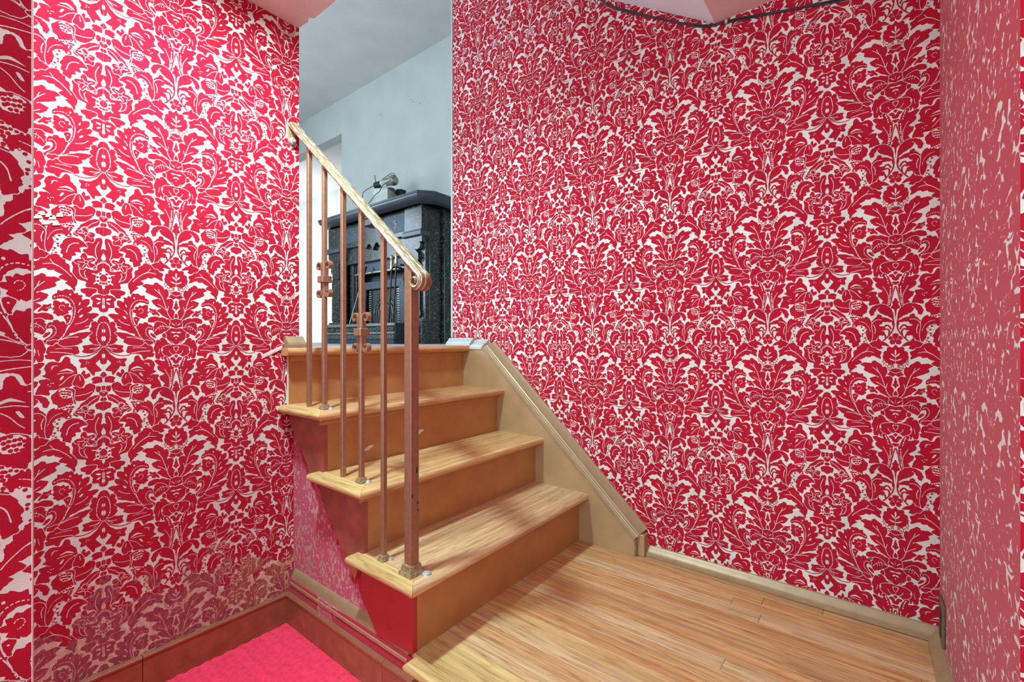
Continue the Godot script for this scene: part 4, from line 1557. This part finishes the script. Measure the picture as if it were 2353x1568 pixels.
func railing() -> void:
	var rx := 0.0147
	var rl := thing("stair_railing", "copper-painted wrought iron stair railing with a worn gold handrail ending in a scroll", "railing")
	var under := func(z: float) -> float: return 0.9945 - 0.862 * (z + 0.0433)
	# newel and balusters
	var newel := obj("newel_post", square_bar(0.0265, Vector3(rx, RISE, -0.0209), under.call(-0.0209) + 0.006), M.copper, rl, 0.0)
	var nf := MB.new()
	foot_collar(nf, Vector3(rx, RISE, -0.0209), 0.0235)
	obj("foot_collar", nf, M.collar, newel, 0.0)
	obj("bolt", bolt_head(Vector3(rx + 0.021, RISE, 0.0125), 0.0125), M.bolt, newel, 40.0)
	for c in [[0.455, 0.006, 0.009], [0.371, 0.009, 0.004], [0.352, 0.010, 0.003], [0.392, -0.009, 0.005]]:
		var m := MB.new()
		m.prism(poly([c[1] - 0.003, c[0] - c[2], c[1] + 0.002, c[0] - c[2] * 0.8, c[1] + 0.0025, c[0] + c[2] * 0.4, c[1] + 0.0005, c[0] + c[2], c[1] - 0.0022, c[0] + c[2] * 0.3]), Transform3D(Basis(), Vector3(rx, 0, -0.0209 + 0.0131)), 0.0004)
		obj("chipped_paint", m, M.chip_dark, newel, 0.0)
	var bars := [[-0.1364, 1, true, false], [-0.2392, 2, true, true], [-0.3321, 2, false, false], [-0.4361, 3, true, true], [-0.5284, 3, false, false]]
	for b in bars:
		var foot := Vector3(rx, b[1] * RISE - (0.0 if b[2] else 0.004), b[0])
		var bar := obj("baluster", square_bar(0.0132, foot, under.call(b[0]) + 0.005), M.copper, rl, 0.0)
		if b[2]:
			var fc := MB.new()
			foot_collar(fc, foot, 0.0135)
			obj("foot_collar", fc, M.collar, bar, 0.0)
			obj("bolt", bolt_head(foot + Vector3(0.013, 0, 0.0135), 0.0085), M.bolt, bar, 40.0)
		if b[3]:
			var yc := 0.9734 if b[1] == 3 else 0.8071
			var at := Vector3(rx, yc, b[0])
			obj("collar_block", boxed(at - Vector3(0.0155, 0.0105, 0.0165), at + Vector3(0.0155, 0.0105, 0.0165), 0.0015), M.copper, bar)
			for s in [-1.0, 1.0]:
				for u in [-1.0, 1.0]:
					obj("scroll", c_scroll(at, s, u), M.copper, bar, 35.0)
	# handrail: moulded bar up to the wall, rolled under at the foot
	var prof := PackedVector2Array()
	for p in [[-0.017, 0.0], [-0.0205, 0.003], [-0.0215, 0.007], [-0.019, 0.010], [-0.015, 0.012], [-0.0145, 0.0145], [-0.009, 0.0165], [0.0, 0.0172], [0.009, 0.0165], [0.0145, 0.0145], [0.015, 0.012], [0.019, 0.010], [0.0215, 0.007], [0.0205, 0.003], [0.017, 0.0]]:
		prof.append(Vector2(p[0], p[1]))
	var path := PackedVector2Array()      # (z, y) of the underside
	path.append(Vector2(ZL + 0.0005, under.call(ZL)))
	for i in 26:
		var z := lerpf(ZL + 0.02, 0.0203, i / 25.0)
		path.append(Vector2(z, under.call(z)))
	# rolled end
	var end := path[path.size() - 1]
	var nrm := Vector2(-0.862, -1).normalized()
	var ang := nrm.angle() + PI
	for i in 34:
		var t := i / 33.0
		var r := lerpf(0.0127, 0.0035, pow(t, 0.9))
		var a := ang - t * TAU * 1.25
		var c := end + nrm * 0.0127
		path.append(c + Vector2.from_angle(a) * r)
	var mb := MB.new()
	mb.own_uv = true
	var run := 0.0
	var frames := []
	var us := []
	var wide := []
	for i in path.size():
		var t2 := (path[mini(i + 1, path.size() - 1)] - path[maxi(i - 1, 0)]).normalized()
		var t3 := Vector3(0, t2.y, t2.x)
		var x := Vector3(1, 0, 0)
		var k := 1.0
		var thin := 1.0
		if i > 27:
			k = lerpf(1.0, 1.08, minf(1.0, (i - 27) / 6.0))
			thin = lerpf(1.0, 0.3, (i - 27) / 34.0)
		frames.append(Transform3D(Basis(-x * k, -t3.cross(x) * thin * -1.0, t3), Vector3(rx, path[i].y, path[i].x)))
		if i:
			run += path[i].distance_to(path[i - 1])
		us.append(run / 0.35)
	var n := prof.size()
	for f in frames.size() - 1:
		for i in n:
			var j := (i + 1) % n
			var A: Transform3D = frames[f]
			var B: Transform3D = frames[f + 1]
			var v0 := float(i) / n
			var v1 := float(i + 1) / n
			mb.quad(A * Vector3(prof[i].x, prof[i].y, 0), A * Vector3(prof[j].x, prof[j].y, 0), B * Vector3(prof[j].x, prof[j].y, 0), B * Vector3(prof[i].x, prof[i].y, 0))
			for w in [Vector2(us[f], v0), Vector2(us[f], v1), Vector2(us[f + 1], v1), Vector2(us[f], v0), Vector2(us[f + 1], v1), Vector2(us[f + 1], v0)]:
				mb.uv.append(w)
	var cap_id := Geometry2D.triangulate_polygon(prof)
	for fi in [0, frames.size() - 1]:
		for i in cap_id:
			mb.v.append(frames[fi] * Vector3(prof[i].x, prof[i].y, 0))
			mb.uv.append(Vector2(us[fi], 0.5))
	obj("handrail", mb, M.rail, rl, 40.0)
	# wall bracket and its bolt
	var wb := MB.new()
	wb.prism(poly([-0.006, 1.505, 0.010, 1.500, 0.024, 1.462, 0.020, 1.446, 0.004, 1.440, -0.004, 1.452]), Transform3D(Basis(), Vector3(0, 0, ZL)), 0.006, 0.001)
	var br := obj("wall_bracket", wb, M.trim_gold, rl)
	var bb := MB.new()
	bb.lathe(PackedVector2Array([Vector2(0, 0.016), Vector2(0.006, 0.0155), Vector2(0.007, 0.009), Vector2(0.011, 0.008), Vector2(0.0118, 0.0)]), Transform3D(Basis(Vector3(1, 0, 0), Vector3(0, 0, 1), Vector3(0, -1, 0)), Vector3(0.008, 1.453, ZL + 0.006)), 12)
	obj("bolt", bb, M.bolt, br, 40.0)


# ==================================================================== small things on the walls
func cable() -> void:
	var q := PackedVector2Array()   # (z, y) along the damask wall
	for p in [[-0.13, 2.30], [-0.02, 2.205], [0.0674, 2.1229], [0.1137, 2.0763], [0.1935, 2.0189], [0.3092, 1.9423], [0.4009, 1.8842], [0.4586, 1.8535], [0.4934, 1.843], [0.5165, 1.8405], [0.5922, 1.8246], [0.6892, 1.8022], [0.7678, 1.7839], [0.831, 1.7703], [0.93, 1.752], [1.04, 1.735]]:
		q.append(Vector2(p[0], p[1]))
	q = smooth_open(q, 6)
	var t := thing("cable", "black twin cable sagging along the top of the damask wall below the ceiling corner", "cable")
	for o in [Vector2(0.0022, 0.0018), Vector2(-0.0022, -0.0022)]:
		var path := PackedVector3Array()
		for i in q.size():
			path.append(Vector3(XR - 0.0035 - 0.0006 * sin(i * 0.9), q[i].y + o.y + o.x * 0.5 * sin(i * 0.35), q[i].x))
		var mb := MB.new()
		mb.tube(path, 0.0026, 7)
		obj("strand", mb, M.cable, t, 60.0)
	var cl := thing("cable_clip", "small pale clip holding the black cable below the ceiling corner", "clip", Vector3(XR, 1.8385, 0.526))
	obj("saddle", boxed(Vector3(-0.009, -0.006, -0.004), Vector3(0.0, 0.006, 0.004), 0.0015), M.clip, cl)
	obj("nail", boxed(Vector3(-0.011, -0.008, -0.0015), Vector3(0.0, -0.005, 0.0015), 0.0005), M.steel, cl)


func outlet_plate() -> void:
	var t := thing("outlet", "brown wall outlet plate low on the edge-on red wall at the right", "outlet", Vector3(0.806, 0.083, ZA))
	var mb := MB.new()
	mb.prism(poly([-0.036, -0.056, 0.036, -0.056, 0.036, 0.056, -0.036, 0.056]), Transform3D(Basis(Vector3(-1, 0, 0), Vector3(0, 1, 0), Vector3(0, 0, -1)), Vector3.ZERO), 0.006, 0.0045)
	obj("plate", mb, M.outlet, t, 20.0)
	for y in [-0.02, 0.02]:
		obj("socket", boxed(Vector3(-0.014, y - 0.014, -0.008), Vector3(0.014, y + 0.014, -0.005), 0.002), M.chip_dark, t)


# ==================================================================== fireplace
func fireplace() -> void:
	var f := thing("fireplace", "black veined marble fireplace with a moulded shelf in the upper room", "fireplace")
	var zc := -2.4985
	var y0 := UP - 0.0005
	# body slabs against the wall
	obj("breast", boxed(Vector3(1.815, y0, -3.20), Vector3(1.9195, 1.845, -1.797), 0.004), M.marble, f)
	obj("side_slab", boxed(Vector3(1.685, y0, -2.0), Vector3(1.81, 1.845, -1.829), 0.004), M.marble, f)
	obj("side_slab", boxed(Vector3(1.685, y0, -3.168), Vector3(1.81, 1.845, -3.0), 0.004), M.marble, f)
	# frieze with two sunk panels and the pointed apron
	var ap := MB.new()
	ap.prism(poly([-2.98, 1.845, -2.98, 1.635, -2.62, 1.635, -2.62, 1.60, -2.59, 1.60, -2.57, 1.63, -2.54, 1.63, -2.498, 1.575, -2.456, 1.63, -2.427, 1.63, -2.407, 1.60, -2.377, 1.60, -2.377, 1.635, -2.017, 1.635, -2.017, 1.845]), plane_x(1.69), 0.06, 0.003)
	obj("frieze", ap, M.marble, f, 0.0)
	obj("inner_frieze", boxed(Vector3(1.66, 1.49, -2.95), Vector3(1.74, 1.64, -2.05), 0.003), M.marble, f)
	for s in [-1.0, 1.0]:
		var zm: float = zc + s * 0.30
		var pn := obj("sunk_panel", boxed(Vector3(1.6265, 1.675, zm - 0.145), Vector3(1.64, 1.815, zm + 0.145), 0.002), M.dark_cast, f)
		var sc := MB.new()
		for u in [-1.0, 1.0]:
			var path := PackedVector3Array()
			for i in 22:
				var t := i / 21.0
				var p := Vector2.from_angle(t * TAU * 1.3 * u + PI) * (0.008 + 0.028 * t)
				path.append(Vector3(1.6255, 1.745 + p.y + u * 0.006, zm + p.x + 0.02))
			sc.tube(path, 0.0018, 5)
			var leaf := PackedVector3Array()
			for i in 10:
				var t := i / 9.0
				leaf.append(Vector3(1.6255, 1.745 + u * 0.03 * sin(t * PI), zm - 0.02 - 0.07 * t))
			sc.tube(leaf, 0.0018, 5)
		obj("engraved_scroll", sc, M.steel, pn, 60.0)
	# pilasters
	for s in [-1.0, 1.0]:
		var pil := MB.new()
		var z: float = zc + s * 0.5665          # axis
		# capital block
		pil.box(Vector3(1.605, 1.655, z - 0.105), Vector3(1.684, 1.845, z + 0.105), 0.003)
		var ch := obj("capital", pil, M.marble, f)
		obj("ledge", boxed(Vector3(1.585, 1.605, z - 0.118), Vector3(1.684, 1.645, z + 0.118), 0.006), M.shelf, ch)
		obj("ledge", boxed(Vector3(1.595, 1.645, z - 0.11), Vector3(1.684, 1.656, z + 0.11), 0.003), M.shelf, ch)
		# bracket with a bitten curl on its outer side
		var br := MB.new()
		var pts := PackedVector2Array([Vector2(z - 0.105 * s, 1.605), Vector2(z - 0.105 * s, 1.53), Vector2(z - 0.075 * s, 1.53), Vector2(z - 0.075 * s, 1.36), Vector2(z + 0.03 * s, 1.36), Vector2(z + 0.045 * s, 1.385), Vector2(z + 0.03 * s, 1.405), Vector2(z + 0.06 * s, 1.42), Vector2(z + 0.06 * s, 1.47)])
		for i in 9:
			var a := -PI * 0.75 + PI * 0.95 * i / 8.0
			pts.append(Vector2(z + s * (0.045 + 0.042 * cos(a)), 1.535 + 0.036 * sin(a)))
		pts.append(Vector2(z + 0.105 * s, 1.555))
		pts.append(Vector2(z + 0.105 * s, 1.605))
		br.prism(pts, plane_x(1.684), 0.077, 0.002)
		obj("bracket", br, M.marble, f, 0.0)
		var sh := MB.new()
		sh.box(Vector3(1.64, 0.95, z - 0.095), Vector3(1.684, 1.61, z + 0.105), 0.003)
		obj("pilaster", sh, M.marble, f)
		var sp := MB.new()
		sp.prism(poly([z - 0.07, 0.97, z + 0.06, 0.97, z + 0.075, 1.0, z + 0.06, 1.03, z + 0.06, 1.30, z + 0.075, 1.33, z + 0.06, 1.36, z - 0.07, 1.36]), plane_x(1.64), 0.02, 0.002)
		obj("shaft_panel", sp, M.marble, f, 0.0)
		obj("plinth", boxed(Vector3(1.595, y0, z - 0.115), Vector3(1.684, 0.935, z + 0.115), 0.004), M.marble, f)
		obj("plinth_cap", boxed(Vector3(1.61, 0.935, z - 0.108), Vector3(1.684, 0.955, z + 0.108), 0.003), M.shelf, f)
	# centre block under the shelf
	obj("centre_block", boxed(Vector3(1.57, 1.775, zc - 0.06), Vector3(1.635, 1.845, zc + 0.06), 0.003), M.shelf, f)
	obj("centre_cap", boxed(Vector3(1.555, 1.83, zc - 0.075), Vector3(1.635, 1.85, zc + 0.075), 0.003), M.shelf, f)
	# shelf: thin slab over a deep cove, corners clipped
	var sb := MB.new()
	sb.prism(shelf_ring(1.50, 0.0), Transform3D(Basis(Vector3(1, 0, 0), Vector3(0, 0, -1), Vector3(0, 1, 0)), Vector3(0, 1.894, 0)), 0.021, 0.004)
	obj("shelf", sb, M.shelf, f, 20.0)
	var cove := MB.new()
	var rings := []
	for k in 10:
		var u := k / 9.0
		var inw := 0.004 + 0.075 * (1.0 - sqrt(1.0 - u * u))
		rings.append([shelf_ring(1.50 + inw, inw), 1.894 - 0.05 * u])
	for k in 9:
		var a: PackedVector2Array = rings[k][0]
		var b: PackedVector2Array = rings[k + 1][0]
		for i in a.size():
			var n := (i + 1) % a.size()
			cove.quad(Vector3(a[i].x, rings[k][1], -a[i].y), Vector3(b[i].x, rings[k + 1][1], -b[i].y), Vector3(b[n].x, rings[k + 1][1], -b[n].y), Vector3(a[n].x, rings[k][1], -a[n].y))
	obj("shelf_cove", cove, M.shelf, f, 35.0)
	# jambs and the dark opening
	for s in [-1.0, 1.0]:
		var zj: float = zc + s * 0.40
		obj("jamb", boxed(Vector3(1.70, y0, zj - 0.06), Vector3(1.78, 1.49, zj + 0.06), 0.003), M.marble, f)
		obj("fluted_strip", boxed(Vector3(1.69, y0, zj - 0.025), Vector3(1.705, 1.49, zj + 0.025), 0.003), M.black, f)
	obj("firebox_back", boxed(Vector3(1.80, y0, -2.9), Vector3(1.814, 1.5, -2.1)), M.black, f, 0.0)
	# cast iron insert
	var ins := MB.new()
	ins.box(Vector3(1.70, 1.40, -2.86), Vector3(1.80, 1.495, -2.14), 0.004)
	obj("hood", ins, M.dark_cast, f)
	var bar := MB.new()
	bar.box(Vector3(1.685, 1.385, -2.86), Vector3(1.72, 1.402, -2.14), 0.004)
	obj("hood_bar", bar, M.steel, f)
	var fr := MB.new()
	for s in [-1.0, 1.0]:
		fr.prism(poly([zc + s * 0.335, 0.93, zc + s * 0.30, 1.32, zc + s * 0.235, 1.25, zc + s * 0.255, 0.93]), plane_x(1.745), 0.02, 0.002)
	fr.prism(poly([zc - 0.30, 1.32, zc + 0.30, 1.32, zc + 0.235, 1.25, zc - 0.235, 1.25]), plane_x(1.745), 0.02, 0.002)
	obj("insert_frame", fr, M.dark_cast, f, 20.0)
	obj("insert_plate", boxed(Vector3(1.76, y0, -2.76), Vector3(1.772, 1.30, -2.24)), M.black, f, 0.0)
	var orn := MB.new()
	for s in [-1.0, 1.0]:
		for i in 15:
			orn.box(Vector3(1.745, 0.94 + i * 0.0205, zc + s * 0.205 - 0.018), Vector3(1.762, 0.952 + i * 0.0205, zc + s * 0.205 + 0.018), 0.003)
	for k in 3:
		var arch := PackedVector3Array()
		for i in 21:
			var a := PI * i / 20.0
			arch.append(Vector3(1.752, 1.02 + sin(a) * (0.16 - 0.03 * k), zc + cos(a) * (0.15 - 0.035 * k)))
		orn.tube(arch, 0.004, 5)
	for k in 26:
		var c := Vector2(rng.randf_range(-0.16, 0.16), rng.randf_range(0.95, 1.235))
		var curl := PackedVector3Array()
		var sg := 1.0 if rng.randf() < 0.5 else -1.0
		for i in 12:
			var t := i / 11.0
			var p := c + Vector2.from_angle(t * TAU * sg + k) * (0.005 + 0.018 * t)
			curl.append(Vector3(1.754, p.y, zc + p.x))
		orn.tube(curl, 0.003, 4)
	obj("cast_ornament", orn, M.steel, f, 50.0)
	# fender on the hearth
	var fd := thing("fender", "low metal fender with Greek key bands standing before the fireplace", "fender")
	obj("base_rail", boxed(Vector3(1.44, UP, -2.98), Vector3(1.60, UP + 0.035, -1.96), 0.005), M.dark_cast, fd)
	obj("mid_rail", boxed(Vector3(1.445, UP + 0.078, -2.975), Vector3(1.47, UP + 0.096, -1.965), 0.004), M.steel, fd)
	obj("top_rail", boxed(Vector3(1.44, UP + 0.14, -2.98), Vector3(1.475, UP + 0.165, -1.96), 0.005), M.steel, fd)
	for b in [["fender_key", 0.035, 0.078], ["fender_scroll", 0.096, 0.14]]:
		obj("pierced_band", boxed(Vector3(1.452, UP + b[1], -2.97), Vector3(1.458, UP + b[2], -1.97)), M[b[0]], fd, 0.0, {"rect": [2, -2.97, -1.97, UP + b[2], UP + b[1]]})
	for z in [-2.97, -1.97]:
		obj("end_rail", boxed(Vector3(1.455, UP + 0.035, z - 0.01), Vector3(1.60, UP + 0.16, z + 0.01), 0.003), M.dark_cast, fd)
	# fire irons
	for k in 2:
		var z := -2.127 + 0.058 * k
		var yk := 1.47 + 0.04 * k
		var t := thing("fire_iron", ["brass-knobbed fire iron with the lower knob, standing right of the insert", "brass-knobbed fire iron with the higher knob, standing right of the insert"][k], "fire iron", Vector3(1.52, UP + 0.0, z), "fire irons by the insert")
		var rod := PackedVector3Array([Vector3(0.0, 0.165, 0.0), Vector3(0.03, yk - UP - 0.11, 0.0)])
		var mb := MB.new()
		mb.tube(rod, 0.0075, 8)
		obj("rod", mb, M.black, t, 60.0)
		var kb := MB.new()
		kb.lathe(PackedVector2Array([Vector2(0, 0.0), Vector2(0.012, 0.0), Vector2(0.015, 0.02), Vector2(0.010, 0.045), Vector2(0.013, 0.06), Vector2(0.008, 0.075), Vector2(0.016, 0.09), Vector2(0.017, 0.102), Vector2(0.010, 0.115), Vector2(0, 0.118)]), Transform3D(Basis(), Vector3(0.03, yk - UP - 0.112, 0.0)), 12)
		obj("brass_knob", kb, M.brass, t, 50.0)
	var hk := thing("fire_iron_rest", "dark bar holding the brass-knobbed fire irons", "rest", Vector3(1.55, 1.385, -2.08))
	obj("bar", boxed(Vector3(-0.008, -0.008, -0.075), Vector3(0.008, 0.008, 0.075), 0.003), M.black, hk)
	obj("hook", boxed(Vector3(-0.006, -0.006, -0.075), Vector3(0.14, 0.006, -0.063), 0.002), M.black, hk)
	obj("hook", boxed(Vector3(-0.006, -0.006, 0.063), Vector3(0.14, 0.006, 0.075), 0.002), M.black, hk)
	var pk := thing("poker", "thin steel poker leaning at the left side of the fireplace opening", "poker", Vector3(1.52, UP + 0.165, -2.63))
	var pm := MB.new()
	pm.tube(PackedVector3Array([Vector3(-0.03, 0.0, 0.0), Vector3(0.11, 0.44, 0.0)]), 0.006, 8)
	obj("rod", pm, M.steel, pk, 60.0)
	var ph := MB.new()
	ph.tube(PackedVector3Array([Vector3(0.11, 0.44, 0.0), Vector3(0.135, 0.52, 0.0)]), 0.010, 8)
	obj("handle", ph, M.black, pk, 60.0)


# outline of the mantel shelf in (x, -z), its front and ends drawn in by inw
func shelf_ring(x0: float, inw: float) -> PackedVector2Array:
	var a := -3.255 + inw
	var b := -1.675 - inw
	return poly([1.9195, -a, 1.9195, -b, x0 + 0.10, -b, x0, -b + 0.085, x0, -a - 0.085, x0 + 0.10, -a])


func mantel_things() -> void:
	var ys := 1.915
	var bx := thing("carton", "small crumpled white carton standing on the black mantel shelf", "carton", Vector3(1.66, ys, -2.36))
	var turn := Basis(Vector3.UP, deg_to_rad(28.0))
	var mb := MB.new()
	mb.prism(poly([-0.09, 0.0, 0.09, 0.0, 0.094, 0.155, -0.094, 0.145]), Transform3D(turn, turn * Vector3(0, 0, -0.065)), 0.13, 0.003)
	obj("box", mb, M.white_card, bx, 20.0)
	var lid := MB.new()
	lid.prism(poly([-0.10, 0.1455, 0.09, 0.1565, 0.115, 0.12, 0.135, 0.09, 0.12, 0.15, 0.03, 0.176, -0.03, 0.170]), Transform3D(turn, turn * Vector3(0, 0, -0.07)), 0.145, 0.002)
	obj("lid", lid, M.lilac_card, bx, 20.0)
	var flap := MB.new()
	flap.prism(poly([-0.094, 0.145, -0.15, 0.185, -0.143, 0.176, -0.09, 0.135]), Transform3D(turn, turn * Vector3(0, 0, 0.02)), 0.045)
	obj("flap", flap, M.white_card, bx, 0.0)
	# hand lamp lying on the carton, with its cord
	var fl := thing("hand_lamp", "grey cylindrical hand lamp with a cord lying on the white carton", "lamp", Vector3(1.66, ys + 0.178, -2.36))
	var ax := Vector3(0.25, 0.10, 1.0).normalized()
	var xx := Vector3.UP.cross(ax).normalized()
	var b := Basis(xx, ax, xx.cross(ax))
	var body := MB.new()
	body.lathe(PackedVector2Array([Vector2(0, -0.11), Vector2(0.026, -0.11), Vector2(0.028, -0.10), Vector2(0.028, -0.045), Vector2(0.025, -0.04)]), Transform3D(b, Vector3(0, 0.045, 0)), 16)
	obj("grip", body, M.black, fl, 40.0)
	var hd := MB.new()
	hd.lathe(PackedVector2Array([Vector2(0.025, -0.042), Vector2(0.03, -0.03), Vector2(0.036, 0.05), Vector2(0.044, 0.075), Vector2(0.044, 0.10), Vector2(0.036, 0.112), Vector2(0, 0.115)]), Transform3D(b, Vector3(0, 0.045, 0)), 16)
	obj("head", hd, M.steel, fl, 40.0)
	var cord := PackedVector2Array()
	for p in [[-0.04, 0.055], [-0.03, 0.085], [0.02, 0.095], [0.09, 0.105], [0.135, 0.08], [0.14, 0.0], [0.10, -0.075], [0.03, -0.10], [-0.06, -0.15], [-0.13, -0.14], [-0.145, -0.06], [-0.12, 0.0], [-0.085, 0.03]]:
		cord.append(Vector2(p[0], p[1]))
	cord = smooth_open(cord, 6)
	var path := PackedVector3Array()
	for p in cord:
		path.append(Vector3(lerpf(-0.125, 0.0, smoothstep(-0.06, 0.09, p.y)), p.y, p.x))
	var cm := MB.new()
	cm.tube(path, 0.003, 6)
	obj("cord", cm, M.cable, fl, 60.0)
	var an := MB.new()
	an.tube(PackedVector3Array([Vector3(-0.02, -0.005, -0.09), Vector3(-0.02, 0.13, -0.125)]), 0.0055, 7)
	obj("rod_aerial", an, M.steel, fl, 60.0)
	var st := thing("stand", "dark upright holder behind the white carton on the mantel", "stand", Vector3(1.75, ys, -2.25))
	var sm := MB.new()
	sm.prism(poly([-0.03, 0.0, 0.04, 0.0, 0.03, 0.06, 0.015, 0.09, 0.02, 0.16, -0.04, 0.17, -0.06, 0.14, -0.01, 0.09]), plane_x(0.03), 0.06, 0.003)
	obj("holder", sm, M.black, st, 20.0)
